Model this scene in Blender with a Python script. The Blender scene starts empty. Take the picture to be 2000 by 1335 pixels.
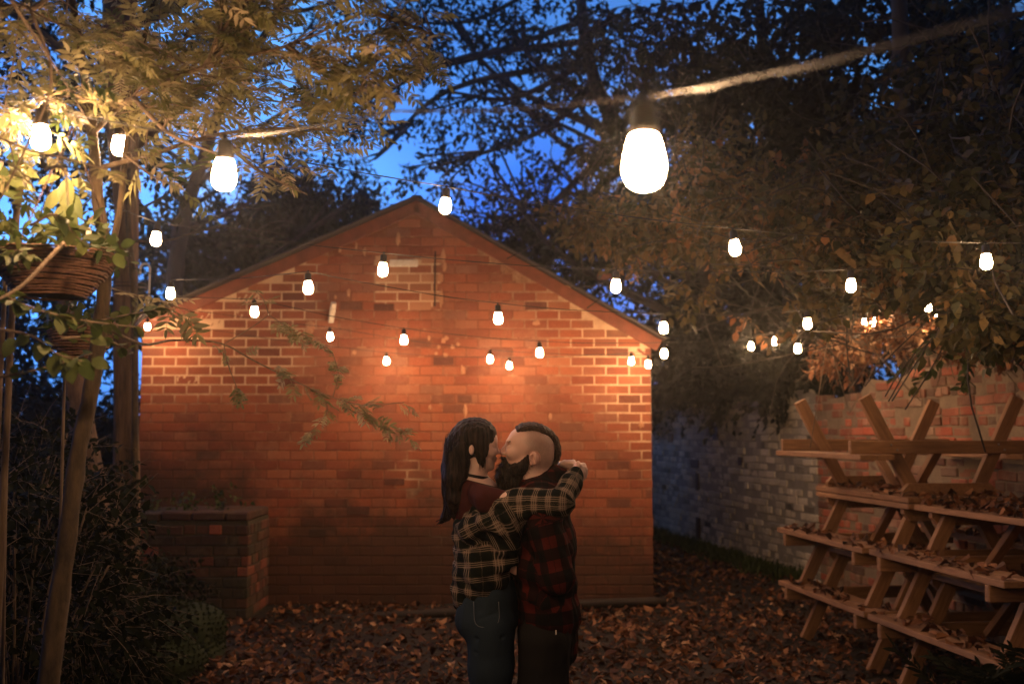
import bpy, math, random
import numpy as np
from mathutils import Vector, Matrix
R = math.radians
rng = np.random.default_rng(7)
random.seed(7)
scene = bpy.context.scene
COL = scene.collection

# ------------------------------------------------------------------ camera
F = 1944.4; PITCH = R(5.07); CAMZ = 1.7; CPX, SPX = math.cos(PITCH), math.sin(PITCH)
cam_d = bpy.data.cameras.new('camera'); cam = bpy.data.objects.new('camera', cam_d); COL.objects.link(cam)
cam.location = (0, 0, CAMZ); cam.rotation_euler = (R(90) + PITCH, 0, 0)
cam_d.lens = 35; cam_d.sensor_width = 36; cam_d.clip_end = 600; cam_d.clip_start = 0.05
cam_d.dof.use_dof = True; cam_d.dof.focus_distance = 3.9; cam_d.dof.aperture_fstop = 2.5
scene.camera = cam

# ------------------------------------------------------------------ world: dusk sky
world = bpy.data.worlds.new('World'); scene.world = world; world.use_nodes = True
wn = world.node_tree; wn.nodes.clear()
wo = wn.nodes.new('ShaderNodeOutputWorld'); bg = wn.nodes.new('ShaderNodeBackground')
sky = wn.nodes.new('ShaderNodeTexSky'); sky.sky_type = 'NISHITA'; sky.sun_disc = False
sky.sun_elevation = R(-3.0); sky.sun_rotation = R(-40); sky.ozone_density = 4.0
tc = wn.nodes.new('ShaderNodeTexCoord'); nz = wn.nodes.new('ShaderNodeTexNoise')
nz.inputs['Scale'].default_value = 2.2; nz.inputs['Detail'].default_value = 4
rmp = wn.nodes.new('ShaderNodeValToRGB')
rmp.color_ramp.elements[0].position = .36; rmp.color_ramp.elements[0].color = (.035, .20, 1.0, 1)
rmp.color_ramp.elements[1].position = .68; rmp.color_ramp.elements[1].color = (.22, .68, 1.5, 1)
mx = wn.nodes.new('ShaderNodeMix'); mx.data_type = 'RGBA'; mx.blend_type = 'MULTIPLY'; mx.inputs[0].default_value = 1
bw = wn.nodes.new('ShaderNodeRGBToBW')
wn.links.new(tc.outputs['Generated'], nz.inputs['Vector']); wn.links.new(nz.outputs['Fac'], rmp.inputs['Fac'])
wn.links.new(sky.outputs[0], bw.inputs[0]); wn.links.new(bw.outputs[0], mx.inputs[6]); wn.links.new(rmp.outputs[0], mx.inputs[7])
wn.links.new(mx.outputs[2], bg.inputs[0]); wn.links.new(bg.outputs[0], wo.inputs[0])
bg.inputs[1].default_value = SKY_STRENGTH = 25.0

BULB_STRENGTH = 560.0
STRING_POWER = (1.55, .80, .46, .36, .38, .75, 1.5)
BULB_COL = (1.0, .59, .30)
scene.view_settings.view_transform = 'Standard'; scene.view_settings.look = 'None'
scene.view_settings.exposure = -0.12; scene.view_settings.gamma = 1.0
cy = scene.cycles
cy.use_denoising = True; cy.max_bounces = 6; cy.diffuse_bounces = 1; cy.glossy_bounces = 2; cy.transmission_bounces = 3
cy.transparent_max_bounces = 6; cy.sample_clamp_indirect = 4.0; cy.sample_clamp_direct = 0; cy.caustics_reflective = False; cy.caustics_refractive = False
cy.volume_bounces = 0

# ------------------------------------------------------------------ helpers
def P(px, py, d):
    """photo pixel (2000x1335) at depth d metres along +Y -> world point"""
    u = (px - 1000) / F; v = (667.5 - py) / F
    y = CPX - SPX * v; z = SPX + CPX * v
    s = d / y
    return np.array([u * s, d, CAMZ + z * s])

def tag(o, label=None, cat=None, group=None, kind=None):
    if label: o['label'] = label
    if cat: o['category'] = cat
    if group: o['group'] = group
    if kind: o['kind'] = kind
    return o

def empty(name, loc=(0, 0, 0), rot=(0, 0, 0)):
    o = bpy.data.objects.new(name, None); COL.objects.link(o)
    o.location = loc; o.rotation_euler = rot; o.empty_display_size = .1
    return o

class MB:
    """collects vertices, polygons and per-vertex attributes, then links them as one mesh"""
    def __init__(s): s.V = []; s.T = []; s.Q = []; s.A = []; s.G = []; s.n = 0
    def add(s, V, T=None, Q=None, a=0.0, g=None):
        V = np.asarray(V, float).reshape(-1, 3); s.G.append(V if g is None else np.asarray(g, float))
        if T is not None and len(T): s.T.append(np.asarray(T, int).reshape(-1, 3) + s.n)
        if Q is not None and len(Q): s.Q.append(np.asarray(Q, int).reshape(-1, 4) + s.n)
        a = np.asarray(a, float)
        if a.ndim == 0: a = np.full((len(V), 3), float(a))
        elif a.ndim == 1 and len(a) == 3 and len(V) != 3: a = np.tile(a, (len(V), 1))
        elif a.ndim == 1: a = np.repeat(a[:, None], 3, 1)
        s.A.append(a); s.V.append(V); s.n += len(V)
    def build(s, name, mat, parent=None, smooth=False, shift=None):
        V = np.concatenate(s.V); A = np.concatenate(s.A)
        T = np.concatenate(s.T) if s.T else np.zeros((0, 3), int)
        Q = np.concatenate(s.Q) if s.Q else np.zeros((0, 4), int)
        if shift is not None: V = V - np.asarray(shift)
        me = bpy.data.meshes.new(name)
        me.vertices.add(len(V)); me.vertices.foreach_set('co', V.astype(np.float32).ravel())
        nl = T.size + Q.size; me.loops.add(nl)
        me.loops.foreach_set('vertex_index', np.concatenate([T.ravel(), Q.ravel()]).astype(np.int32))
        np_ = len(T) + len(Q); me.polygons.add(np_)
        ls = np.concatenate([np.arange(len(T)) * 3, T.size + np.arange(len(Q)) * 4]).astype(np.int32)
        me.polygons.foreach_set('loop_start', ls)
        me.polygons.foreach_set('use_smooth', np.full(np_, bool(smooth)))
        me.update(calc_edges=True)
        at = me.attributes.new('rnd', 'FLOAT_VECTOR', 'POINT'); at.data.foreach_set('vector', A.astype(np.float32).ravel())
        at = me.attributes.new('grain', 'FLOAT_VECTOR', 'POINT'); at.data.foreach_set('vector', np.concatenate(s.G).astype(np.float32).ravel())
        if mat is not None: me.materials.append(mat)
        o = bpy.data.objects.new(name, me); COL.objects.link(o)
        if parent is not None: o.parent = parent
        return o
    # --- shapes
    def obox(s, c, ax, ay, az, a=0.0, bev=0.0):
        """oriented box: centre, three half-axis vectors"""
        c, ax, ay, az = map(lambda q: np.asarray(q, float), (c, ax, ay, az))
        if np.dot(np.cross(ax, ay), az) < 0: ax = -ax
        L3 = [np.linalg.norm(q) for q in (ax, ay, az)]; od = np.argsort(L3); od = [od[0], od[2], od[1]]
        def gr(sg): return np.array([[v[o_] * L3[o_] for o_ in od] for v in sg])
        if bev <= 0:
            V = [c + i * ax + j * ay + k * az for k in (-1, 1) for j in (-1, 1) for i in (-1, 1)]
            s.add(V, Q=[(0, 2, 3, 1), (4, 5, 7, 6), (0, 1, 5, 4), (2, 6, 7, 3), (0, 4, 6, 2), (1, 3, 7, 5)], a=a, g=gr([(i, j, k) for k in (-1, 1) for j in (-1, 1) for i in (-1, 1)])); return
        L = [np.linalg.norm(q) for q in (ax, ay, az)]
        b = [max(0.0, 1 - bev / l) for l in L]
        V = []; idx = {}; SG = []
        for k in (-1, 1):
            for j in (-1, 1):
                for i in (-1, 1):
                    for t, (u, v, w) in enumerate(((1, b[1], b[2]), (b[0], 1, b[2]), (b[0], b[1], 1))):
                        SG.append((i * u, j * v, k * w)); idx[(i, j, k, t)] = len(V); V.append(c + i * u * ax + j * v * ay + k * w * az)
        Q = []; T = []
        for sg in (-1, 1):
            q = [(sg, -1, -1, 0), (sg, 1, -1, 0), (sg, 1, 1, 0), (sg, -1, 1, 0)]; Q.append([idx[x] for x in (q if sg > 0 else q[::-1])])
            q = [(-1, sg, -1, 1), (-1, sg, 1, 1), (1, sg, 1, 1), (1, sg, -1, 1)]; Q.append([idx[x] for x in (q if sg > 0 else q[::-1])])
            q = [(-1, -1, sg, 2), (1, -1, sg, 2), (1, 1, sg, 2), (-1, 1, sg, 2)]; Q.append([idx[x] for x in (q if sg > 0 else q[::-1])])
        for j in (-1, 1):
            for k in (-1, 1):
                q = [idx[(-1, j, k, 1)], idx[(1, j, k, 1)], idx[(1, j, k, 2)], idx[(-1, j, k, 2)]]; Q.append(q if j * k > 0 else q[::-1])
        for i in (-1, 1):
            for k in (-1, 1):
                q = [idx[(i, -1, k, 0)], idx[(i, 1, k, 0)], idx[(i, 1, k, 2)], idx[(i, -1, k, 2)]]; Q.append(q[::-1] if i * k > 0 else q)
        for i in (-1, 1):
            for j in (-1, 1):
                q = [idx[(i, j, -1, 0)], idx[(i, j, 1, 0)], idx[(i, j, 1, 1)], idx[(i, j, -1, 1)]]; Q.append(q if i * j > 0 else q[::-1])
                for k in (-1, 1):
                    t = [idx[(i, j, k, 0)], idx[(i, j, k, 1)], idx[(i, j, k, 2)]]; T.append(t if i * j * k > 0 else t[::-1])
        s.add(V, T=T, Q=Q, a=a, g=gr(SG))
    def box(s, x0, x1, y0, y1, z0, z1, a=0.0, bev=0.0):
        s.obox(((x0 + x1) / 2, (y0 + y1) / 2, (z0 + z1) / 2), ((x1 - x0) / 2, 0, 0), (0, (y1 - y0) / 2, 0), (0, 0, (z1 - z0) / 2), a, bev)
    def beam(s, p0, p1, w, t, up=(0, 0, 1), a=0.0, bev=0.003):
        """board from p0 to p1, w wide along side, t thick along up"""
        p0, p1 = np.asarray(p0, float), np.asarray(p1, float); d = p1 - p0; L = np.linalg.norm(d); d /= L
        sd = np.cross(d, up); sd /= np.linalg.norm(sd); u = np.cross(sd, d)
        s.obox((p0 + p1) / 2, d * L / 2, sd * w / 2, u * t / 2, a, bev)
    def tube(s, pts, rad, n=8, a=0.0, cap=True, wob=0.0):
        pts = np.asarray(pts, float); m = len(pts); rad = np.broadcast_to(np.asarray(rad, float), (m,))
        tan = np.gradient(pts, axis=0); tan /= np.linalg.norm(tan, axis=1)[:, None] + 1e-9
        u = np.cross(tan[0], (0, 0, 1.0));
        if np.linalg.norm(u) < .1: u = np.cross(tan[0], (1.0, 0, 0))
        u /= np.linalg.norm(u); ang = np.arange(n) * 2 * math.pi / n; V = []
        for i in range(m):
            u = u - tan[i] * u.dot(tan[i]); u /= np.linalg.norm(u) + 1e-9; v = np.cross(tan[i], u)
            rr = rad[i] * (1 + (wob * rng.standard_normal(n) if wob else 0))
            V.append(pts[i] + (np.cos(ang) * rr)[:, None] * u + (np.sin(ang) * rr)[:, None] * v)
        V = np.concatenate(V)
        i = np.arange(m - 1)[:, None] * n; j = np.arange(n)[None]; j2 = (j + 1) % n
        Q = np.stack([i + j, i + j2, i + n + j2, i + n + j], -1).reshape(-1, 4)
        T = []
        if cap:
            T = [(0, k + 1, k) for k in range(1, n - 1)] + [((m - 1) * n, (m - 1) * n + k, (m - 1) * n + k + 1) for k in range(1, n - 1)]
        s.add(V, T=T, Q=Q, a=a)
    def lathe(s, prof, c=(0, 0, 0), n=16, a=0.0, M=None):
        prof = np.asarray(prof, float); m = len(prof); ang = np.arange(n) * 2 * math.pi / n
        V = np.stack([prof[:, None, 0] * np.cos(ang), prof[:, None, 0] * np.sin(ang), np.repeat(prof[:, 1:2], n, 1)], -1).reshape(-1, 3)
        if M is not None: V = V @ np.asarray(M).T
        V = V + np.asarray(c, float)
        i = np.arange(m - 1)[:, None] * n; j = np.arange(n)[None]; j2 = (j + 1) % n
        s.add(V, Q=np.stack([i + j, i + j2, i + n + j2, i + n + j], -1).reshape(-1, 4), a=a)
    def ico(s, c, r, a=0.0, n=2, noise=0.0):
        import bmesh
        bm = bmesh.new(); bmesh.ops.create_icosphere(bm, subdivisions=n, radius=1.0)
        V = np.array([v.co[:] for v in bm.verts]); T = [[v.index for v in f.verts] for f in bm.faces]; bm.free()
        if noise:
            q = V * 2.3 + rng.random(3) * 9; k = np.sin(q[:, 0] * 2 + np.sin(q[:, 1] * 3)) + np.sin(q[:, 1] * 2.7 + q[:, 2]) + np.sin(q[:, 2] * 3.1 + q[:, 0] * 1.3)
            V = V * (1 + noise * k[:, None] / 3)
        s.add(V * np.asarray(r) + np.asarray(c), T=T, a=a)
    def scatter(s, tv, tt, pos, dirv, up, sc, rnd):
        """copies of a template (x across, y along, z up) merged into this mesh"""
        pos = np.asarray(pos, float); N = len(pos)
        y = dirv / (np.linalg.norm(dirv, axis=1)[:, None] + 1e-9)
        x = np.cross(y, up); x /= np.linalg.norm(x, axis=1)[:, None] + 1e-9; z = np.cross(x, y)
        sc = np.broadcast_to(np.asarray(sc, float).reshape(-1, 1) if np.ndim(sc) else np.full((1, 1), sc), (N, 1))
        V = pos[:, None] + (tv[None, :, 0:1] * x[:, None] + tv[None, :, 1:2] * y[:, None] + tv[None, :, 2:3] * z[:, None]) * sc[:, None]
        T = (np.arange(N)[:, None, None] * len(tv) + tt[None]).reshape(-1, 3)
        rnd = np.asarray(rnd, float)
        if rnd.ndim == 1: rnd = np.repeat(rnd[:, None], 3, 1)
        s.add(V.reshape(-1, 3), T=T, a=np.repeat(rnd, len(tv), 0))

# ------------------------------------------------------------------ materials
def newmat(name):
    m = bpy.data.materials.new(name); m.use_nodes = True; nt = m.node_tree
    return m, nt, nt.nodes['Principled BSDF']
def ramp(nt, stops):
    r = nt.nodes.new('ShaderNodeValToRGB'); e = r.color_ramp.elements
    e[0].position, e[0].color = stops[0][0], (*stops[0][1], 1); e[1].position, e[1].color = stops[1][0], (*stops[1][1], 1)
    for p, c in stops[2:]:
        q = e.new(p); q.color = (*c, 1)
    return r
def noise(nt, scale, detail=4, vec=None, rough=.6, coord='Object'):
    n = nt.nodes.new('ShaderNodeTexNoise'); n.inputs['Scale'].default_value = scale; n.inputs['Detail'].default_value = detail
    n.inputs['Roughness'].default_value = rough
    if vec is None:
        t = nt.nodes.new('ShaderNodeTexCoord'); vec = t.outputs[coord]
    nt.links.new(vec, n.inputs['Vector']); return n
def mixc(nt, fac, a, b, mode='MIX'):
    m = nt.nodes.new('ShaderNodeMix'); m.data_type = 'RGBA'; m.blend_type = mode
    for sock, v in ((m.inputs[0], fac), (m.inputs[6], a), (m.inputs[7], b)):
        if hasattr(v, 'links') or isinstance(v, bpy.types.NodeSocket): nt.links.new(v, sock)
        elif isinstance(v, (int, float)): sock.default_value = v
        else: sock.default_value = (*v, 1)
    return m.outputs[2]
def math_(nt, op, a, b=None, c=None, clamp=False):
    m = nt.nodes.new('ShaderNodeMath'); m.operation = op; m.use_clamp = clamp
    for i, v in enumerate((a, b, c)):
        if v is None: continue
        if isinstance(v, bpy.types.NodeSocket): nt.links.new(v, m.inputs[i])
        else: m.inputs[i].default_value = v
    return m.outputs[0]
def bump(nt, bsdf, h, strength=.5, dist=.01):
    b = nt.nodes.new('ShaderNodeBump'); b.inputs['Strength'].default_value = strength; b.inputs['Distance'].default_value = dist
    nt.links.new(h, b.inputs['Height']); nt.links.new(b.outputs[0], bsdf.inputs['Normal'])
def attr(nt, name='rnd'):
    a = nt.nodes.new('ShaderNodeAttribute'); a.attribute_name = name; return a
def sep(nt, v):
    s = nt.nodes.new('ShaderNodeSeparateXYZ'); nt.links.new(v, s.inputs[0]); return s.outputs
def mulvec(nt, v, t):
    m = nt.nodes.new('ShaderNodeVectorMath'); m.operation = 'MULTIPLY'; nt.links.new(v, m.inputs[0]); m.inputs[1].default_value = t; return m.outputs[0]

def leaf_mat(name, stops, trans=.35, rough=.55, spec=.2):
    m, nt, b = newmat(name); a = attr(nt); r = ramp(nt, stops); nt.links.new(sep(nt, a.outputs['Vector'])[0], r.inputs[0])
    n = noise(nt, 40, 2); c = mixc(nt, .35, r.outputs[0], n.outputs['Fac'], 'OVERLAY')
    nt.links.new(c, b.inputs['Base Color']); b.inputs['Roughness'].default_value = rough; b.inputs['Specular IOR Level'].default_value = spec
    t = nt.nodes.new('ShaderNodeBsdfTranslucent'); nt.links.new(c, t.inputs[0])
    mx = nt.nodes.new('ShaderNodeMixShader'); mx.inputs[0].default_value = trans
    nt.links.new(b.outputs[0], mx.inputs[1]); nt.links.new(t.outputs[0], mx.inputs[2])
    nt.links.new(mx.outputs[0], nt.nodes['Material Output'].inputs[0]); return m

def bark_mat(name, c0, c1, scale=30, stretch=.12, bs=.8):
    m, nt, b = newmat(name); t = nt.nodes.new('ShaderNodeTexCoord'); v = mulvec(nt, t.outputs['Object'], (1, 1, stretch))
    n = noise(nt, scale, 6, v, .65); r = ramp(nt, [(.35, c0), (.65, c1)]); nt.links.new(n.outputs['Fac'], r.inputs[0])
    nt.links.new(r.outputs[0], b.inputs['Base Color']); b.inputs['Roughness'].default_value = .85
    bump(nt, b, n.outputs['Fac'], bs, .012); return m

def plain_mat(name, col, rough=.6, metal=0, nscale=20, var=.25, bs=.2):
    m, nt, b = newmat(name); n = noise(nt, nscale, 5)
    c = mixc(nt, var, col, n.outputs['Fac'], 'OVERLAY'); nt.links.new(c, b.inputs['Base Color'])
    b.inputs['Roughness'].default_value = rough; b.inputs['Metallic'].default_value = metal
    if bs: bump(nt, b, n.outputs['Fac'], bs, .003)
    return m

M = {}
# bricks: rnd.x picks the brick's tone, rnd.y how pale it is limed
def brick_mat(name, stops, grime, lime, lime_amt, rough=.9, scale=1.0, grime_falloff=False):
    m, nt, b = newmat(name); a = attr(nt); s = sep(nt, a.outputs['Vector']); r = ramp(nt, stops); nt.links.new(s[0], r.inputs[0])
    n1 = noise(nt, 60 * scale, 5); n2 = noise(nt, 1.6 * scale, 5); n3 = noise(nt, 7 * scale, 5, rough=.7)
    c = mixc(nt, .45, r.outputs[0], n1.outputs['Fac'], 'OVERLAY')
    g = ramp(nt, [(.42, (0, 0, 0)), (.68, (1, 1, 1))]); nt.links.new(n2.outputs['Fac'], g.inputs[0])
    c = mixc(nt, math_(nt, 'MULTIPLY', g.outputs[0], .65), c, grime)
    l = ramp(nt, [(.5, (0, 0, 0)), (.66, (1, 1, 1))]); nt.links.new(n3.outputs['Fac'], l.inputs[0])
    f = math_(nt, 'ADD', math_(nt, 'MULTIPLY', l.outputs[0], lime_amt), s[1], clamp=True)
    c = mixc(nt, f, c, lime)
    if grime_falloff: c = grime_and_falloff(nt, c)
    nt.links.new(c, b.inputs['Base Color']); b.inputs['Roughness'].default_value = rough
    bump(nt, b, n1.outputs['Fac'], .6, .006); return m
def grime_and_falloff(nt, c):
    """ragged algae grime that also paints in light falloff, darker low and left"""
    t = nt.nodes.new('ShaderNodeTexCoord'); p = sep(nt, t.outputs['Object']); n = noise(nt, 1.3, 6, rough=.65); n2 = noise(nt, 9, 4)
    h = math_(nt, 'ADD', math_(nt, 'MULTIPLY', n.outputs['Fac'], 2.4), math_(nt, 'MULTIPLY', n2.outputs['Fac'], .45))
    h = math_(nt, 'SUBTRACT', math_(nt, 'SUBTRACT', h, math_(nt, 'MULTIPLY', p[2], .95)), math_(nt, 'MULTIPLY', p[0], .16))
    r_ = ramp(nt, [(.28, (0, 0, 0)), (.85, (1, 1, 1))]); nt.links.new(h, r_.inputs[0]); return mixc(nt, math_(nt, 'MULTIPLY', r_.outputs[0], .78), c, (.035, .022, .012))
M['brick'] = brick_mat('red_brick', [(0, (.11, .030, .018)), (.10, (.21, .050, .024)), (.5, (.28, .066, .028)), (.9, (.33, .088, .036)), (1, (.22, .08, .05))], (.15, .05, .026), (.50, .24, .13), .14, grime_falloff=True)
M['brick_old'] = brick_mat('weathered_brick', [(0, (.10, .05, .035)), (.3, (.22, .075, .04)), (.6, (.34, .085, .045)), (1, (.48, .11, .055))], (.12, .085, .05), (.50, .40, .27), .22)
M['brick_white'] = brick_mat('painted_brick', [(0, (.03, .025, .02)), (.08, (.32, .28, .22)), (.5, (.52, .45, .35)), (1, (.66, .58, .46))], (.27, .25, .20), (.5, .47, .42), .3)
M['brick_moss'] = brick_mat('mossy_brick', [(0, (.035, .02, .012)), (.5, (.085, .035, .02)), (.88, (.16, .05, .03)), (1, (.34, .085, .045))], (.035, .045, .02), (.25, .2, .12), .2)
def mortar_mat(name, dark, pale, mask=True):
    grime_falloff = mask
    m, nt, b = newmat(name); a = attr(nt); s = sep(nt, a.outputs['Vector'])
    n = noise(nt, 9, 5, rough=.7); n2 = noise(nt, 90, 4)
    f = math_(nt, 'ADD', s[0], math_(nt, 'MULTIPLY', math_(nt, 'SUBTRACT', n.outputs['Fac'], .5), 1.6), clamp=True) if mask else n.outputs['Fac']
    c = mixc(nt, f, dark, pale); c = mixc(nt, .3, c, n2.outputs['Fac'], 'OVERLAY')
    if grime_falloff: c = grime_and_falloff(nt, c)
    nt.links.new(c, b.inputs['Base Color']); b.inputs['Roughness'].default_value = .95; bump(nt, b, n2.outputs['Fac'], .7, .006); return m
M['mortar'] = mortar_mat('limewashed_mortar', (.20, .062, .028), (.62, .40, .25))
M['mortar_old'] = mortar_mat('old_lime_mortar', (.09, .06, .04), (.36, .27, .17), False)
M['mortar_white'] = mortar_mat('painted_mortar', (.14, .13, .11), (.34, .31, .27), False)
M['mortar_moss'] = mortar_mat('damp_mortar', (.03, .03, .018), (.10, .075, .05), False)

def wood_mat(name, c0, c1, c2):
    m, nt, b = newmat(name); t = nt.nodes.new('ShaderNodeTexCoord'); a = attr(nt)
    ad = nt.nodes.new('ShaderNodeVectorMath'); ad.operation = 'ADD'; nt.links.new(attr(nt, 'grain').outputs['Vector'], ad.inputs[0]); nt.links.new(mulvec(nt, a.outputs['Vector'], (7, 13, 9)), ad.inputs[1])
    v = mulvec(nt, ad.outputs[0], (14, 1.6, 14)); n = noise(nt, 3.2, 6, v, .6); n2 = noise(nt, 1.1, 4, ad.outputs[0])
    r = ramp(nt, [(.3, c0), (.7, c1)]); nt.links.new(n.outputs['Fac'], r.inputs[0])
    g = ramp(nt, [(.45, (0, 0, 0)), (.75, (1, 1, 1))]); nt.links.new(n2.outputs['Fac'], g.inputs[0])
    c = mixc(nt, math_(nt, 'MULTIPLY', g.outputs[0], .6), r.outputs[0], c2)
    nt.links.new(c, b.inputs['Base Color']); b.inputs['Roughness'].default_value = .75; bump(nt, b, n.outputs['Fac'], .4, .004); return m
M['wood'] = wood_mat('weathered_timber', (.21, .098, .042), (.38, .195, .09), (.085, .052, .032))
M['wood_dark'] = wood_mat('dark_timber', (.02, .013, .009), (.04, .024, .015), (.015, .012, .01))
M['iron'] = plain_mat('rusty_iron', (.06, .035, .025), .55, .6)
M['bark'] = bark_mat('ridged_bark', (.055, .032, .02), (.20, .12, .07), 22)
M['bark_smooth'] = bark_mat('smooth_bark', (.03, .020, .012), (.11, .072, .038), 26, .35, .6)
M['bark_dark'] = bark_mat('dark_bark', (.02, .015, .012), (.055, .04, .028), 8)
M['twig'] = bark_mat('twig_bark', (.10, .065, .04), (.20, .14, .09), 40)
M['leaf_near'] = leaf_mat('ash_leaf', [(0, (.09, .10, .035)), (.4, (.20, .19, .08)), (.8, (.32, .27, .14)), (1, (.45, .36, .22))], .5)
M['leaf_green'] = leaf_mat('green_leaf', [(0, (.025, .042, .012)), (.5, (.055, .078, .022)), (1, (.12, .13, .045))], .35)
M['leaf_autumn'] = leaf_mat('autumn_leaf', [(0, (.012, .016, .006)), (.35, (.045, .045, .014)), (.62, (.10, .075, .026)), (.86, (.18, .105, .036)), (1, (.30, .13, .055))], .3)
M['leaf_dark'] = leaf_mat('shade_leaf', [(0, (.006, .009, .005)), (.6, (.015, .018, .008)), (1, (.030, .028, .012))], .25, .75, .06)
M['leaf_back'] = leaf_mat('distant_leaf', [(0, (.012, .016, .009)), (1, (.035, .04, .018))], .2, .8, .06)
M['leaf_dead'] = leaf_mat('fallen_leaf', [(0, (.035, .018, .011)), (.3, (.085, .036, .018)), (.6, (.18, .072, .032)), (.88, (.34, .15, .065)), (1, (.58, .36, .20))], .12, .6)

# ------------------------------------------------------------------ leaf templates
def leaf_tpl(w, fold=.25, curl=.1, n=3, shape=1.0, tip=1.0):
    """a leaf of length 1: folded along the midrib, drooping at the tip"""
    ys = np.linspace(0, 1, n + 2); V = []; T = []
    for i, y in enumerate(ys):
        ww = w * .5 * (math.sin(math.pi * y ** shape) ** tip)
        zc = -curl * y * y
        if i in (0, n + 1): V.append((0, y, zc))
        else: V += [(-ww, y, zc + fold * ww), (0, y, zc), (ww, y, zc + fold * ww)]
    T += [(0, 2, 1), (0, 3, 2)]
    for i in range(n - 1):
        b = 1 + 3 * i
        for k in (0, 1): T += [(b + k, b + k + 1, b + k + 4), (b + k, b + k + 4, b + k + 3)]
    b = 1 + 3 * (n - 1); e = len(V) - 1; T += [(b, b + 1, e), (b + 1, b + 2, e)]
    return np.array(V), np.array(T)
def pinnate_tpl(pairs=5, ll=.34, w=.30, droop=.18, seed=0):
    """compound leaf of length 1: rachis with paired leaflets"""
    g = np.random.default_rng(seed); lv, lt = leaf_tpl(w, .3, .12, 3, .85); V = []; T = []; n = 0
    ys = np.linspace(0, 1 - ll * .8, 6)
    for i, y in enumerate(ys):
        z = -droop * y * y; V += [(-.007, y, z), (.007, y, z)]
        if i: T += [(n + 2 * i - 2, n + 2 * i - 1, n + 2 * i + 1), (n + 2 * i - 2, n + 2 * i + 1, n + 2 * i)]
    n = len(V)
    items = [(y, s) for y in np.linspace(.24, ys[-1] * .97, pairs) for s in (-1, 1)] + [(ys[-1], 0)]
    for y, s in items:
        L = ll * (1 - .25 * abs(y - .5)) * g.uniform(.85, 1.1); an = s * R(g.uniform(52, 72)); dr = g.uniform(-.35, .1); tw = g.uniform(-.5, .5)
        q = lv * L; yy = q[:, 1]; x = q[:, 0]; z = q[:, 2] + yy * dr + x * tw
        V += list(np.stack([x * math.cos(an) + yy * math.sin(an), -x * math.sin(an) + yy * math.cos(an) + y, z - droop * y * y], 1)); T += list(lt + n); n += len(lv)
    return np.array([list(v) for v in V]), np.array(T)
PIN = [pinnate_tpl(5, .32, .30, .15, 1), pinnate_tpl(4, .36, .30, .3, 2), pinnate_tpl(6, .27, .30, .05, 3)]
LV_BROAD = leaf_tpl(.62, .25, .22, 2, .8)
LV_OVAL = leaf_tpl(.7, .15, .1, 3, .9)
LV_SMALL = leaf_tpl(.55, .2, .15, 1, .85)
LV_DEAD = [leaf_tpl(.6, .7, .35, 2, .8), leaf_tpl(.75, -.5, -.3, 2, .9), leaf_tpl(.5, .4, .6, 2, .8)]

def unit(v): return v / (np.linalg.norm(v, axis=-1, keepdims=True) + 1e-9)
def rdir(n, g=None):
    return unit((g or rng).standard_normal((n, 3)))

def grow(mb, p, d, L, r, depth, tips, spread=.6, up=.15, nseg=5, kids=(2, 4), minr=.004, wand=.18):
    p = np.array(p, float); d = unit(np.array(d, float)); pts = [p]; dd = d
    for i in range(nseg):
        dd = unit(dd + rng.standard_normal(3) * wand + np.array([0, 0, up]) * .3); pts.append(pts[-1] + dd * L / nseg)
    rr = np.linspace(r, max(minr, r * .45), nseg + 1)
    mb.tube(pts, rr, 7 if r > .03 else 4, a=rng.random(), cap=False)
    if depth <= 0: tips.append((pts[-1], dd)); return
    for k in range(rng.integers(kids[0], kids[1] + 1)):
        t = rng.uniform(.35, 1.0); i = min(nseg - 1, int(t * nseg)); q = pts[i] + (pts[i + 1] - pts[i]) * (t * nseg - i)
        nd = unit(dd + rng.standard_normal(3) * spread)
        grow(mb, q, nd, L * rng.uniform(.5, .8), max(minr, rr[i] * .6), depth - 1, tips, spread, up, nseg, kids, minr, wand)
    tips.append((pts[-1], dd))

def path(pts, n=8):
    """smooth polyline (Catmull-Rom) through points"""
    pts = np.asarray(pts, float); P_ = np.concatenate([2 * pts[:1] - pts[1:2], pts, 2 * pts[-1:] - pts[-2:-1]]); out = []
    for i in range(len(pts) - 1):
        a, b, c, d = P_[i:i + 4]
        for t in np.linspace(0, 1, n, endpoint=False):
            out.append(.5 * (2 * b + (c - a) * t + (2 * a - 5 * b + 4 * c - d) * t * t + (3 * b - a - 3 * c + d) * t ** 3))
    out.append(pts[-1]); return np.array(out)

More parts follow.
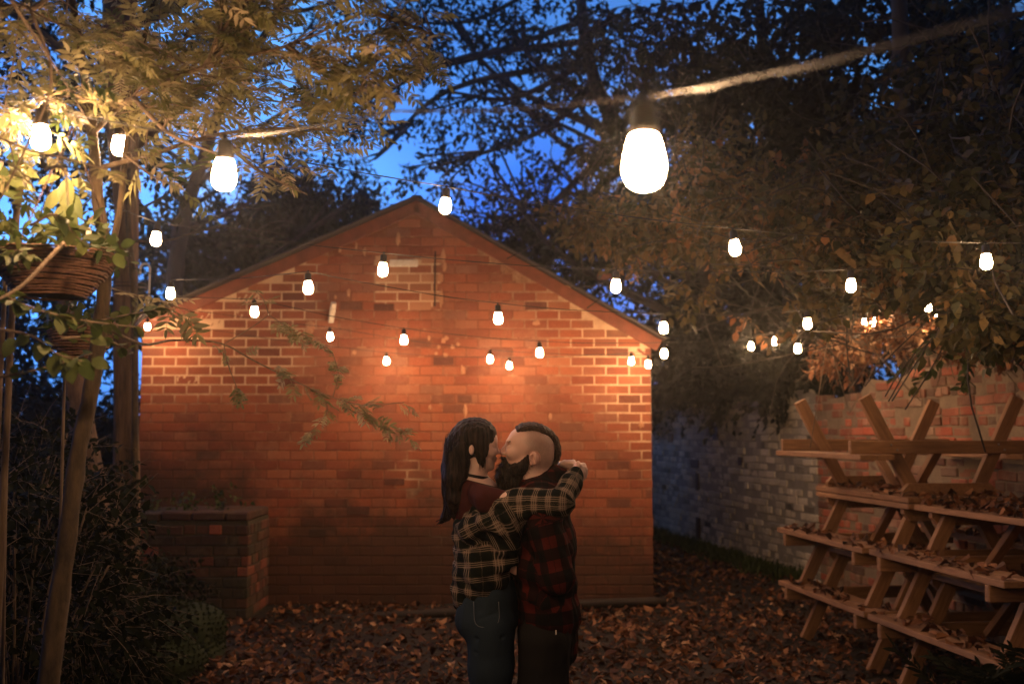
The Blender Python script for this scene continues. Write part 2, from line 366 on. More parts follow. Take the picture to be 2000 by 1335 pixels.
def blob_leaves(mb, tpl, c, rad, ntw, per, tl, ls, g, base=0.0, spread=1.0, droop=-.4, surf=0.0, bands=(0, 1)):
    """twigs with alternating leaves filling an ellipsoid; returns the twig starts"""
    c = np.asarray(c, float); q = rdir(ntw, g) * (g.random((ntw, 1)) ** (1 / 3 * (1 - surf))) * np.asarray(rad)
    st = c + q; d = unit(unit(q) * .7 + rdir(ntw, g) * .8 + np.array([0, 0, droop * .5]))
    t = (np.arange(per) + .5) / per; pos = st[:, None] + d[:, None] * (t[None, :, None] * tl) + np.array([0, 0, -.12]) * (t ** 2)[None, :, None] * tl
    side = unit(np.cross(d, rdir(ntw, g))); sg = np.where(np.arange(per) % 2, 1, -1)[None, :, None]
    ld = unit(side[:, None] * sg * .9 + d[:, None] * .6 + g.standard_normal((ntw, per, 3)) * .35 * spread + np.array([0, 0, droop]) * .6)
    up = unit(g.standard_normal((ntw * per, 3)) * .6 + np.array([0, 0, 1]))
    tone = np.clip(base + g.uniform(bands[0], bands[1], ntw)[:, None] * .75 + g.random((ntw, per)) * .25, 0, 1).ravel()
    mb.scatter(tpl[0], tpl[1], pos.reshape(-1, 3), ld.reshape(-1, 3), up, ls * g.uniform(.6, 1.25, ntw * per), tone)
    return st, d
def twigs(mb, st, d, tl, r=.002, n=3):
    for p, q in zip(st, d): mb.tube([p, p + q * tl * .5, p + q * tl + np.array([0, 0, -.1 * tl])], [r, r * .8, r * .4], n, cap=False)
# ================================================================== ground
GX0, GX1 = -8, 8
def gz(x, y):
    return .02 * np.sin(x * 1.3 + .5) * np.sin(y * .9) + .012 * np.sin(x * 3.7 + y * 2.1) + .01 * np.sin(y * 5.1 - x * 2.2)
m, nt, b = newmat('leafy_soil'); n = noise(nt, 14, 6); n2 = noise(nt, 1.2, 4)
r = ramp(nt, [(.35, (.010, .007, .005)), (.7, (.035, .018, .011))]); nt.links.new(n.outputs['Fac'], r.inputs[0])
c = mixc(nt, math_(nt, 'MULTIPLY', n2.outputs['Fac'], .5), r.outputs[0], (.02, .022, .01)); nt.links.new(c, b.inputs['Base Color'])
b.inputs['Roughness'].default_value = .9; bump(nt, b, n.outputs['Fac'], .8, .04); M['soil'] = m
mb = MB(); nx, ny = 120, 160
xs = np.concatenate([[-150, -60, -25], np.linspace(-9, 9, nx), [25, 60, 150]]); ys = np.concatenate([[-60, -15], np.linspace(-2, 20, ny), [30, 60, 150, 300]])
X, Y = np.meshgrid(xs, ys, indexing='ij'); Z = gz(X, Y) * (np.abs(X) < 9.5) * (Y < 21)
ii = (np.arange(len(xs) - 1)[:, None] * len(ys) + np.arange(len(ys) - 1)[None]).ravel(); k = len(ys)
mb.add(np.stack([X, Y, Z], -1).reshape(-1, 3), Q=np.stack([ii, ii + k, ii + k + 1, ii + 1], 1))
tag(mb.build('ground', M['soil'], smooth=True), 'dark earth floor of the yard under fallen leaves', 'ground', kind='structure')

# ================================================================== brick laying
def lay(mb, origin, u, n_, length, top, BL=.225, BH=.075, J=.012, depth=.1, miss=0.0, jit=.003, pale=None, skew=0.0, u0=0.0, headers=3, rough=0.0, skip=None):
    """courses of bevelled bricks on a wall face: origin bottom-left, u along, n_ outward"""
    o = np.asarray(origin, float); u = unit(np.asarray(u, float)); n_ = unit(np.asarray(n_, float)); zz = np.array([0, 0, 1.0])
    row = 0; z = 0.0; ztop = max(top(t) for t in np.linspace(u0, u0 + length, 60))
    while z + BH * .6 < ztop:
        hd = headers and row % (headers + 1) == headers
        bl = BL / 2 - J / 2 if hd else BL
        x = u0 - (0 if row % 2 == 0 else (bl + J) * .5) - (0.03 if hd else 0)
        while x < u0 + length:
            L = bl * (1 + rough * rng.uniform(-.12, .12)); a, b_ = max(x, u0), min(x + L, u0 + length); mid = (a + b_) / 2
            if b_ - a > .04 and z + BH <= min(top(a), top(b_)) + .01 and rng.random() > miss and not (skip and skip(mid, z)):
                off = rng.normal(0, jit); c = o + u * mid + n_ * (off - depth / 2) + zz * (z + BH / 2 + rng.normal(0, .0012 + rough * .003))
                tl = rng.normal(0, .006 + rough * .02); uu = u * math.cos(tl) + zz * math.sin(tl); vv = zz * math.cos(tl) - u * math.sin(tl)
                p = pale(mid, z) if pale else 0
                mb.obox(c, uu * (b_ - a) / 2, n_ * depth / 2, vv * (BH / 2 * (1 + rng.normal(0, .02 + rough * .04))), a=(rng.random(), p, rng.random()), bev=.004 + rough * .005)
            x += L + J
        row += 1; z += BH + J

# ================================================================== brick outbuilding
bld = tag(empty('brick_outbuilding', (-1.2, 12.5, 0)), 'small gabled brick outbuilding with limewashed red wall facing the couple', 'outbuilding')
BX0, BX1, BY = P(270, 900, 10)[0], P(1273, 900, 10)[0], 10.0
AP = P(815, 396, 10); EL = P(262, 636, 10); ER = P(1284, 664, 10)
def rake(x):
    return AP[2] - (AP[2] - EL[2]) * (AP[0] - x) / (AP[0] - EL[0]) if x < AP[0] else AP[2] - (AP[2] - ER[2]) * (x - AP[0]) / (ER[0] - AP[0])
sh = (-1.2, 12.5, 0)
def wob(u, z, s=0): return math.sin(u * 2.1 + s) * .5 + math.sin(z * 3.3 + u + s) * .3
WX0, WX1, WZ0, WZ1 = P(742, 0, 10)[0], P(866, 0, 10)[0], P(0, 602, 10)[2], P(0, 505, 10)[2]
def pale_fn(x, z):
    """where pale mortar shows: the right-hand corner, the upper left, round the blocked window"""
    v = 0.0
    if WX0 < x < WX1 and WZ0 < z < WZ1: return 1.0
    r_edge = BX1 - x
    v = max(v, (1.25 - r_edge / (.16 + max(0, z - 1.4) * .75) + .2 * wob(x, z)) * min(1, max(0, (z - 1.05) / .4)))
    v = max(v, min(1, max(0, (z - 1.9) / .3)) * min(1, max(0, (-2.0 - x + .3 * wob(x, z)) / .35)))
    v = max(v, 1.0 - (abs(x + 1.0) + abs(z - 1.25)) / .32, .9 - (abs(x + .75) + abs(z - .62)) / .2)
    return float(np.clip(v, 0, 1))
mb = MB()
# mortar face as a fine grid so that the pale areas have soft edges
nxg, nzg = 140, 110; gx = np.linspace(BX0, BX1, nxg)
V = []; A = []
for x in gx:
    zt = rake(x) - .02
    for z in np.linspace(-.05, zt, nzg):
        p_ = pale_fn(x, z); n_ = .0015 * math.sin(x * 61 + z * 47) + .001 * math.sin(x * 131 - z * 97)
        V.append((x, BY + .0034 + n_ * .2 - .0020 * p_, z)); A.append((p_, 0, 0))
ii = (np.arange(nxg - 1)[:, None] * nzg + np.arange(nzg - 1)[None]).ravel()
mb.add(V, Q=np.stack([ii, ii + nzg, ii + nzg + 1, ii + 1], 1), a=np.array(A))
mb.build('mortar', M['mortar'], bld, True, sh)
mb = MB()
lay(mb, (0, BY, 0), (1, 0, 0), (0, -1, 0), BX1 - BX0, lambda x: rake(x) - .05, BL=.222, BH=.082, J=.012, u0=BX0, jit=.0008, headers=0,
    pale=lambda x, z: float(np.clip(rng.normal(.06, .07), 0, .5)) if not (WX0 < x < WX1 and WZ0 < z + .03 < WZ1) else float(rng.choice([.75, .6, .85, .1, .3])))
# limewash runs, dabs of mortar, two old holes and a corroded bracket
for px, py, w, h in ((866, 500, 10, 26), (868, 520, 8, 22), (851, 552, 7, 34), (862, 582, 7, 30), (778, 466, 9, 24), (712, 492, 6, 16), (664, 487, 5, 14), (904, 722, 8, 18), (909, 802, 8, 24), (840, 795, 6, 10), (696, 480, 5, 14),
                     (872, 660, 8, 9), (866, 665, 8, 9), (857, 677, 7, 8), (884, 677, 9, 9), (895, 672, 8, 7), (870, 693, 9, 8), (852, 690, 7, 6), (681, 572, 6, 15), (655, 580, 5, 10), (692, 688, 8, 8), (1075, 812, 7, 12), (605, 640, 16, 26), (1048, 630, 14, 9), (1110, 560, 16, 10), (838, 660, 6, 9), (1252, 830, 10, 12)):
    c = P(px, py, 10); mb.ico((c[0], BY - .006, c[2]), (w / 389, .012, h / 389), noise=.5, n=2, a=(.5, .85, 0))
for px, py, w, h in ((770, 940, 20, 6), (866, 705, 20, 8), (560, 746, 16, 8), (700, 996, 22, 8), (1180, 540, 14, 6), (908, 778, 14, 7), (620, 1040, 16, 7), (1090, 1075, 14, 6), (750, 600, 20, 7), (950, 1010, 18, 7)):
    c = P(px, py, 10); mb.box(c[0] - w / 194.4, c[0] + w / 194.4, BY - .007, BY - .003, c[2] - h / 194.4, c[2] + h / 194.4, a=(.0, 0, 0), bev=.002)
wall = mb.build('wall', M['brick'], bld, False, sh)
# solid body behind the face
mb = MB(); D = 5.2
V = [(BX0, BY + .004, -.1), (BX1, BY + .004, -.1), (BX1, BY + .004, ER[2] - .02), (AP[0], BY + .004, AP[2] - .03), (BX0, BY + .004, EL[2] - .02)]
V += [(x, y + D, z) for x, y, z in V]
mb.add(V, T=[(5, 7, 6), (5, 9, 7), (9, 8, 7)], Q=[(1, 6, 7, 2), (0, 4, 9, 5)], a=0)
mb.build('side_wall', M['mortar'], bld, False, sh)
mb = MB(); lay(mb, (BX1 + .002, BY, 0), (0, 1, 0), (1, 0, 0), D, lambda t: ER[2] - .08, BH=.082, headers=0, depth=.06)
mb.build('side_brickwork', M['brick'], bld, False, sh)
# roof slabs with battens of tile courses
mb = MB()
for e, s in ((EL, -1), (ER, 1)):
    d = np.array([e[0] - AP[0], 0, e[2] - AP[2]]); L = np.linalg.norm(d); d /= L; nrm = np.array([-d[2] * s, 0, d[0] * s]); nrm = nrm if nrm[2] > 0 else -nrm
    ncr = 14
    for i in range(ncr):
        c = AP + d * (L + .06) * (i + .5) / ncr + nrm * .040 ; c[1] = BY + D / 2 - .05
        mb.obox(c, d * (L + .06) / ncr * .53, (0, D / 2 + .08, 0), nrm * .010 + d * .0, a=rng.random(), bev=.002)
mb.box(AP[0] - .06, AP[0] + .06, BY - .09, BY + D + .1, AP[2] + .02, AP[2] + .065, bev=.02)
M['slate'] = plain_mat('roof_slate', (.06, .045, .04), .7, nscale=12)
mb.build('roof', M['slate'], bld, False, sh)
M['verge'] = plain_mat('red_oxide_paint', (.20, .055, .028), .7, nscale=9, var=.6)
for e, s in ((EL, -1), (ER, 1)):
    mb = MB(); d = unit(e - AP); dn = np.array([d[2] * s, 0, -d[0] * s]); dn = dn if dn[2] < 0 else -dn
    p0 = AP + dn * .055 + np.array([0, -.018, .012]); p1 = e + d * .05 + dn * .055 + np.array([0, -.018, .012])
    mb.obox((p0 + p1) / 2, (p1 - p0) / 2, (0, .012, 0), dn * .062, a=.3, bev=.004)
    mb.build('bargeboard', M['verge'], bld, False, sh)
fr_o = bld
mb = MB(); mb.box(WX0 + .13, WX0 + .42, BY - .016, BY - .003, WZ1 - .085, WZ1 - .01, bev=.01)
M['white_paint'] = plain_mat('flaking_white_paint', (.72, .62, .52), .7, nscale=30, var=.6); mb.build('lintel', M['white_paint'], bld, False, sh)
mb = MB(); c = P(647, 606, 10); mb.beam((c[0], BY - .02, c[2] - .12), (c[0] + .05, BY - .14, c[2] + .06), .05, .04, a=.5); mb.beam((c[0] + .03, BY, c[2]), (c[0] + .03, BY - .16, c[2]), .03, .03)
mb.build('wall_bracket', M['white_paint'], bld, False, sh)
mb = MB(); c = P(850, 545, 10); mb.tube([(c[0], BY - .03, c[2] + .28), (c[0], BY - .03, c[2] - .28)], .008, 8); mb.build('downpipe', M['iron'], bld, True, sh)

# low brick bunker built against the wall
pl = tag(empty('brick_planter', (-2.85, 9.55, 0)), 'low mossy brick box built against the outbuilding at its bottom left corner', 'planter')
PX0, PX1, PY, PH = P(296, 0, 9.2)[0], P(510, 0, 9.2)[0], 9.2, P(0, 998, 9.2)[2]
mb = MB(); lay(mb, (0, PY, 0), (1, 0, 0), (0, -1, 0), PX1 - PX0, lambda x: PH - .1 + .012 * math.sin(x * 9), u0=PX0, BH=.082, headers=2, rough=.5, jit=.006, miss=.03)
lay(mb, (PX0, 9.99, 0), (0, -1, 0), (-1, 0, 0), .79, lambda x: PH - .1, BH=.082, rough=.4, headers=2)
lay(mb, (PX1, PY, 0), (0, 1, 0), (1, 0, 0), .79, lambda x: PH - .1, BH=.082, rough=.4, headers=2)
mb.build('brickwork', M['brick_moss'], pl, False, (-2.85, 9.55, 0))
mb = MB(); mb.box(PX0 + .012, PX1 - .012, PY + .012, 9.99, -.05, PH - .09); mb.build('core', M['mortar_moss'], pl, False, (-2.85, 9.55, 0))
mb = MB(); x = PX0
while x < PX1 - .02:
    L = min(rng.uniform(.2, .34), PX1 - x); mb.obox((x + L / 2, 9.58, PH - .045 + rng.normal(0, .008)), (L / 2 - .006, 0, rng.normal(0, .004)), (0, .385, 0), (0, 0, .04), a=(rng.random() * .5, 0, 0), bev=.014); x += L
mb.build('coping', M['brick_moss'], pl, False, (-2.85, 9.55, 0))

# timber edging lying before the wall
mb = MB()
mb.tube(path([P(640, 1205, 9.3), P(860, 1192, 9.45), P(1100, 1176, 9.55), P(1300, 1170, 9.6)], 6) - [0, 0, .02], .045, 10, wob=.06)
o = mb.build('sleeper_edging', M['wood_dark'], None, True); tag(o, 'dark half-buried timber edging along the foot of the gable wall', 'edging')

# ================================================================== long garden wall
def wallx(d): return 3.35 + (11 - d) * .19
wdir = unit(np.array([-.19, 1, 0])); wn_ = np.array([-wdir[1], wdir[0], 0]) * 1.0
gw = tag(empty('garden_wall', (3.4, 11, 0)), 'long old brick wall along the right, its far half painted white', 'wall')
def wtop(t):  # t metres from d=11 towards far
    return 2.12 + .05 * math.sin(t * 1.7) + .03 * math.sin(t * 5.1) + (.40 if t < -3.2 else (.30 if t < -1.9 else (.14 if t < -1 else 0))) - (.06 if t > 3 else 0)
O = np.array([wallx(11), 11, 0.0])
mb = MB(); lay(mb, O, wdir, wn_, 9.0, wtop, u0=0.0, headers=2, rough=.7, jit=.008, miss=.025, BH=.075); mb.build('painted_brickwork', M['brick_white'], gw, False, (3.4, 11, 0))
mb = MB(); lay(mb, O, wdir, wn_, 8.5, wtop, u0=-8.5, headers=2, rough=.8, jit=.008, miss=.025, BH=.075, pale=lambda x, z: float(np.clip(rng.normal(.05, .12), 0, .7)))
mb.build('bare_brickwork', M['brick_old'], gw, False, (3.4, 11, 0))
for t0, t1, mt in ((0.0, 9.0, 'mortar_white'), (-8.5, 0.0, 'mortar_old')):
    mb = MB(); n = 90; ts = np.linspace(t0, t1, n); nz_ = 40; V = []
    for t in ts:
        for k in range(nz_):
            z = -.1 + (wtop(t) - .02 + .1) * k / (nz_ - 1); V.append(O + wdir * t + wn_ * (-.006 + .004 * math.sin(t * 23 + z * 31) * math.sin(z * 17)) + np.array([0, 0, z]))
    ii = (np.arange(n - 1)[:, None] * nz_ + np.arange(nz_ - 1)[None]).ravel(); mb.add(V, Q=np.stack([ii, ii + 1, ii + nz_ + 1, ii + nz_], 1))
    mb.obox(O + wdir * (t0 + t1) / 2 - wn_ * .13 + np.array([0, 0, .98]), wdir * (t1 - t0) / 2, wn_ * .1, (0, 0, 1.05))
    mb.build('mortar', M[mt], gw, True, (3.4, 11, 0))
# holes, a rusty tie plate and a downpipe stub in the white part
mb = MB()
for px, py, d, w, h in ((1377, 905, 14.6, 14, 14), (1381, 940, 14.5, 5, 28), (1378, 1030, 14.5, 6, 34), (1309, 950, 15.9, 7, 8), (1416, 845, 13.8, 9, 22), (1328, 855, 15.6, 8, 14), (1463, 900, 13.0, 6, 14)):
    c = P(px, py, d); s = (d - 11) / wdir[1]; q = O + wdir * s + wn_ * .006; q[2] = c[2]; mb.obox(q, wdir * w / F * d * 1.6, wn_ * .012, (0, 0, h / F * d / 1.0 * .6), bev=.006)
mb.build('tie_plate', M['iron'], gw, False, (3.4, 11, 0))

# back boundary far behind, so the yard is enclosed
mb = MB(); mb.box(-9, 2.2, 17.6, 17.8, -.1, 1.9); o = mb.build('rear_fence', M['wood_dark']); tag(o, 'dark board fence far behind the trees at left', 'fence')

# mossy boulders, lower left
M['moss'] = plain_mat('moss', (.022, .032, .010), .95, nscale=60, var=.8, bs=1.0)
for i, (px, py, d, r, lb) in enumerate(((292, 1325, 7.0, .36, 'front mossy boulder with a fallen leaf on top'), (335, 1265, 7.7, .38, 'rear mossy boulder half hidden behind the front boulder'))):
    c = P(px, py, d); mb = MB(); mb.ico((c[0], c[1], .10), (r, r * .9, .30), noise=.2, n=4); V_ = mb.V[0]; q = V_[rng.integers(0, len(V_), 5200)]; q = q[q[:, 2] > .03]; nn = unit(q - np.array([c[0], c[1], .10]))
    mb.scatter(LV_SMALL[0], LV_SMALL[1], q, unit(nn + rng.standard_normal(nn.shape) * .7), rdir(len(q)), rng.uniform(.012, .034, len(q)), rng.random(len(q)))
    o = mb.build('mossy_boulder', M['moss'], None, True)
    tag(o, lb, 'boulder', 'mossy boulders at lower left')

# ================================================================== fallen leaves
def in_planter(x, y): return (x < PX1 + .1) & (y > PY - .1)
N = 42000; x = rng.uniform(-3.6, 4.6, N); y = 4.2 + 13 * rng.random(N) ** 1.25
ok = (x < wallx(y) - .1) & ~((y > 9.95) & (x < BX1 + .05) & (x > BX0)) & ~in_planter(x, y) & (x > -2.9 - .0 * y + rng.normal(0, .35, N))
dens = np.sin(x * 1.9 + y * .7) * .5 + np.sin(x * .8 - y * 1.6 + 1) * .5 + np.sin(x * 4.1 + y * 3.3) * .35; ok &= rng.random(N) < np.clip(.8 + .35 * dens, .4, 1)
x, y = x[ok], y[ok]; n = len(x); g = gz(x, y)
mb = MB(); which = rng.integers(0, 3, n)
for k in range(3):
    q = which == k; m_ = q.sum(); d = rdir(m_); d[:, 2] *= .25; up = unit(rng.standard_normal((m_, 3)) * .4 + np.array([0, 0, 1.0]))
    L = .03 + .075 * rng.random(m_) ** 1.6
    mb.scatter(LV_DEAD[k][0] - np.array([0, .5, 0]), LV_DEAD[k][1], np.stack([x[q], y[q], g[q] + rng.uniform(.004, .05, m_)], 1), d, up, L, rng.random(m_) ** 1.5)
tag(mb.build('fallen_leaves', M['leaf_dead']), 'brown autumn leaves scattered thickly over the yard floor', 'fallen leaves', kind='stuff')

# ================================================================== string lights
BPROF = [(.0001, .025), (.0135, .025), (.0165, .0225), (.0190, .014), (.0218, .002), (.0238, -.011), (.0240, -.019), (.0222, -.028), (.0180, -.0355), (.0110, -.0400), (.005, -.0415), (.0001, -.042)]
def bulb_mat(w):
    m, nt, b = newmat('lit_bulb_glass'); b.inputs['Base Color'].default_value = (.9, .8, .6, 1); b.inputs['Emission Color'].default_value = (*BULB_COL, 1); b.inputs['Emission Strength'].default_value = BULB_STRENGTH * w
    return m
M['cord'] = plain_mat('black_rubber_cord', (.014, .010, .008), .6, bs=0)
bulb_mesh = None; sock_mesh = None
def add_bulb(parent, c, px, tilt):
    global bulb_mesh, sock_mesh
    c = c - np.array(parent.location)
    if bulb_mesh is None:
        mb = MB(); mb.lathe(path([(a_, 0, b_) for a_, b_ in BPROF], 3)[:, [0, 2]].clip([.0001, -1], [1, 1]), n=22); bo = mb.build('bulb', M['bulb'], parent, True); bulb_mesh = bo.data
        mb = MB(); mb.lathe([(.0001, .065), (.012, .064), (.0155, .059), (.016, .037), (.0175, .035), (.0175, .0225), (.014, .022), (.0001, .022)], n=14)
        mb.tube([(0, 0, .06), (0, 0, .077)], .005, 6); so = mb.build('socket', M['cord'], bo, True); sock_mesh = so.data
    else:
        bo = bpy.data.objects.new('bulb', bulb_mesh); COL.objects.link(bo); bo.parent = parent
        so = bpy.data.objects.new('socket', sock_mesh); COL.objects.link(so); so.parent = bo
    bo.location = c; bo.rotation_euler = (rng.normal(0, .04), tilt, rng.random() * 6)
    return bo
WORLD = {'over': (.75, -.35, 2.22), 'behind': (.95, -1.15, 2.30), 'behind2': (.55, -2.1, 2.35), 'end': (-.2, -3.4, 2.6)}
STR = [
 ('nearest string light crossing the top, with the largest bulb', [(-420, 170, 2.9, 0), (-160, 200, 2.7, 0), (80, 262, 2.55, 1), (438, 333, 2.06, 1), (760, 300, 1.62, 0), (1258, 303, 1.18, 1), (1450, 285, 1.03, 0), (2020, 190, .74, 0), ('over', 0, 0, 0), ('behind', 0, 0, 0), ('end', 0, 0, 0)]),
 ('string light sloping from the left trunk past the gable peak to the right', [(100, 250, 2.7, 0), (233, 279, 3.15, 1), (870, 398, 4.0, 1), (1435, 480, 4.1, 1), (1926, 507, 4.15, 1), (2130, 500, 4.3, 0)]),
 ('level string light crossing the blocked window of the gable', [(120, 395, 4.2, 0), (305, 463, 4.6, 1), (748, 523, 4.7, 1), (1203, 555, 4.8, 1), (1662, 554, 4.9, 1), (1900, 540, 5.2, 0)]),
 ('string light with a bulb at the upper left brickwork and one at the right eave', [(200, 525, 5.9, 0), (333, 570, 5.7, 1), (602, 558, 4.9, 1), (973, 618, 5.4, 1), (1296, 637, 5.6, 1), (1577, 629, 5.9, 1), (1812, 596, 6.6, 1), (1870, 575, 6.8, 0)]),
 ('string light running low across the middle of the gable wall', [(230, 590, 6.4, 0), (497, 606, 6.2, 1), (789, 661, 6.9, 1), (1054, 686, 7.0, 1), (1297, 688, 7.0, 1), (1558, 678, 7.1, 1), (1833, 612, 7.4, 1), (1860, 600, 7.5, 0)]),
 ('string light just in front of the gable wall, ending over the garden wall', [(250, 600, 8.5, 0), (645, 655, 8.6, 1), (957, 699, 8.8, 1), (1266, 709, 8.8, 1), (1514, 664, 8.6, 1), (1705, 627, 8.4, 1), (1760, 615, 8.5, 0)]),
 ('farthest string light hanging closest to the gable wall', [(262, 600, 9.4, 0), (288, 636, 9.5, 1), (755, 703, 9.45, 1), (995, 712, 9.5, 1), (1233, 703, 9.5, 1), (1467, 674, 9.2, 1), (1688, 628, 9.3, 1), (1730, 610, 9.4, 0)]),
]
for (lb, pts), watt in zip(STR, STRING_POWER):
    bulb_mesh = None; M['bulb'] = bulb_mat(watt)
    W_ = [P(x, y, d) if d > .4 else np.array(WORLD[x]) for x, y, d, k in pts]; base = W_[len(W_) // 2]
    root = tag(empty('string_light', base), lb, 'string lights', 'string lights strung across the yard')
    att = [w + np.array([0, 0, .073]) for w in W_]; cord = [att[0]]
    for i in range(len(att) - 1):
        L = np.linalg.norm(att[i + 1] - att[i])
        for t in np.linspace(0, 1, 9)[1:]:
            q = att[i] * (1 - t) + att[i + 1] * t; q[2] -= 4 * t * (1 - t) * .012 * L; cord.append(q)
    mb = MB(); mb.tube(np.array(cord), .0014 if lb.startswith('nearest') else .0018, 6, cap=False); mb.tube(np.array(cord) + np.array([0, .003, .0]) + .003 * np.stack([np.zeros(len(cord)), np.sin(np.arange(len(cord)) * 1.3), np.cos(np.arange(len(cord)) * 1.3)], 1), .0010, 4, cap=False)
    mb.build('cord', M['cord'], root, True, base)
    for w, p in zip(W_, pts):
        if p[3]: add_bulb(root, w, p[0], rng.normal(0, .07))

# ================================================================== picnic tables
TL = 1.5
def picnic(loc, rot, label, frames=True):
    t = tag(empty('picnic_table', loc, rot), label, 'picnic table', 'timber picnic tables stacked against the garden wall')
    mb = MB(); xs = np.linspace(-.32, .32, 5)
    for i, x in enumerate(xs): mb.obox((x, rng.normal(0, .006), .73), (.073, 0, 0), (0, TL / 2, 0), (0, 0, .0195), a=rng.random(3), bev=.004)
    mb.build('tabletop', M['wood'], t)
    for s in (-1, 1):
        mb = MB()
        for k in (0, 1): mb.obox((s * (.545 + .135 * k), rng.normal(0, .008), .431), (.062, 0, 0), (0, TL / 2, 0), (0, 0, .0195), a=rng.random(3), bev=.004)
        mb.build('seat', M['wood'], t)
    for e in (-1, 1):
        y = e * .56
        for s in (-1, 1):
            mb = MB(); mb.beam((s * .60, y, 0.0), (s * .235, y, .70), .045, .095, up=(1, 0, 0), a=rng.random(3)); mb.build('leg', M['wood'], t)
        mb = MB(); mb.obox((0, y + e * .046, .362), (.745, 0, 0), (0, .022, 0), (0, 0, .048), a=rng.random(3), bev=.006)
        cb = mb.build('crossbeam', M['wood'], t)
        for s in (-1, 1):
            for dx, dz in ((-.02, .02), (.025, -.018)):
                mb = MB(); mb.ico((s * .415 + dx, y + e * .07, .362 + dz), .009, n=1); mb.build('bolt', M['bolt'], cb, True)
        mb = MB(); V = [(-.36, .71), (-.36, .67), (-.31, .62), (.31, .62), (.36, .67), (.36, .71)]; n = len(V)
        mb.add([(x, y + e * .046 - .022, z) for x, z in V] + [(x, y + e * .046 + .022, z) for x, z in V], T=[(0, 2, 1), (0, 3, 2), (0, 4, 3), (0, 5, 4), (6, 7, 8), (6, 8, 9), (6, 9, 10), (6, 10, 11)], Q=[(i, (i + 1) % n, n + (i + 1) % n, n + i) for i in range(n)], a=rng.random(3))
        mb.build('batten', M['wood'], t)
        mb = MB(); mb.beam((0, y - e * .03, .34), (0, e * .16, .69), .07, .045, up=(0, 1, 0), a=rng.random(3)); mb.build('brace', M['wood'], t)
    return t
M['bolt'] = plain_mat('galvanised_bolt', (.35, .32, .28), .4, .9)
rz = R(7.5); ca, sa = math.cos(rz), math.sin(rz)
FC, NC = (3.07, 7.85), (3.27, 6.3)
picnic((*FC, .0), (0, 0, rz), 'bottom table of the far stack, standing on the leafy ground')
picnic((*FC, .437), (0, 0, rz), 'middle table of the far stack, its top buried in leaves')
picnic((*FC, 1.19 + .752), (0, math.pi, rz), 'upside-down table on top of the far stack, legs in the air')
picnic((NC[0], NC[1], 0), (0, 0, rz), 'bottom table of the near stack at the lower right corner')
picnic((NC[0] + .01, NC[1], .437), (0, R(.3), rz), 'leaf-strewn table on top of the near stack')
mb = MB()
def litter(cx, cyy, x0, x1, z, n, sc=(.05, .10)):
    global mb
    u = rng.uniform(x0, x1, n); v = rng.uniform(-TL / 2, TL / 2, n); pos = np.stack([cx + u * ca - v * sa, cyy + u * sa + v * ca, z + rng.uniform(.008, .035, n)], 1)
    k = rng.integers(0, 3); d = rdir(n); d[:, 2] *= .4; up = unit(rng.standard_normal((n, 3)) * .5 + np.array([0, 0, 1.0]))
    for k in range(3):
        q = np.arange(n) % 3 == k; mb.scatter(LV_DEAD[k][0] - np.array([0, .5, 0]), LV_DEAD[k][1], pos[q], d[q], up[q], rng.uniform(*sc, q.sum()), rng.random(q.sum()) * .9)
litter(*FC, -.38, .38, 1.19, 40); litter(*FC, -.38, .38, 1.235, 170); litter(*NC, -.38, .38, 1.19, 330); litter(*NC, -.38, .38, 1.21, 120)
for c in (FC, NC):
    for z in (.45, .887): litter(*c, -.74, -.48, z, 55); litter(*c, .48, .74, z, 35)
    litter(*c, -.36, .36, .75, 120)
tag(mb.build('table_leaves', M['leaf_dead']), 'curled dead leaves lying on the stacked picnic tables', 'fallen leaves', kind='stuff')
# ================================================================== plants
def proj(p):
    p = np.asarray(p, float); y = p[..., 1]; z = p[..., 2] - CAMZ; dep = y * CPX + z * SPX; v = (z * CPX - y * SPX) / dep
    return 1000 + F * p[..., 0] / dep, 667.5 - F * v
def PP(*a): return path([P(*q) for q in a], 5)
def prad(n, a, b): return np.linspace(a, b, n)

# ---- the slender ash in the left foreground: trunk, branches, pinnate crown
g = np.random.default_rng(11)
ash = tag(empty('ash_tree', P(40, 1930, 3.0) * [1, 1, 0]), 'slender pale-barked ash leaning across the left foreground, feathery leaves overhead', 'tree')
al = np.array(ash.location)
mb = MB(); tr = PP((35, 1935, 3.0), (95, 1330, 3.0), (128, 1080, 3.0), (150, 900, 3.0), (178, 760, 3.0), (198, 620, 3.0), (205, 500, 3.0), (190, 380, 3.02), (178, 240, 3.05), (150, 60, 3.1), (120, -120, 3.2))
n = len(tr); nodes = (np.abs(np.arange(n)[:, None] - g.choice(n, 9)[None]).min(1) < 1) * .12
rr = (1 + nodes) * np.interp(np.arange(n), [0, n * .2, n * .55, n * .8, n - 1], [.034, .027, .020, .015, .011]) * (1 + .06 * np.sin(np.arange(n) * 1.9))
mb.tube(tr, rr, 12, wob=.03)
tr2 = PP((200, 560, 3.0), (232, 420, 3.05), (245, 300, 3.1), (262, 180, 3.15), (290, 40, 3.2), (330, -80, 3.3)); mb.tube(tr2, prad(len(tr2), .011, .006), 8)
mb.build('trunk', M['bark_smooth'], ash, True, al)
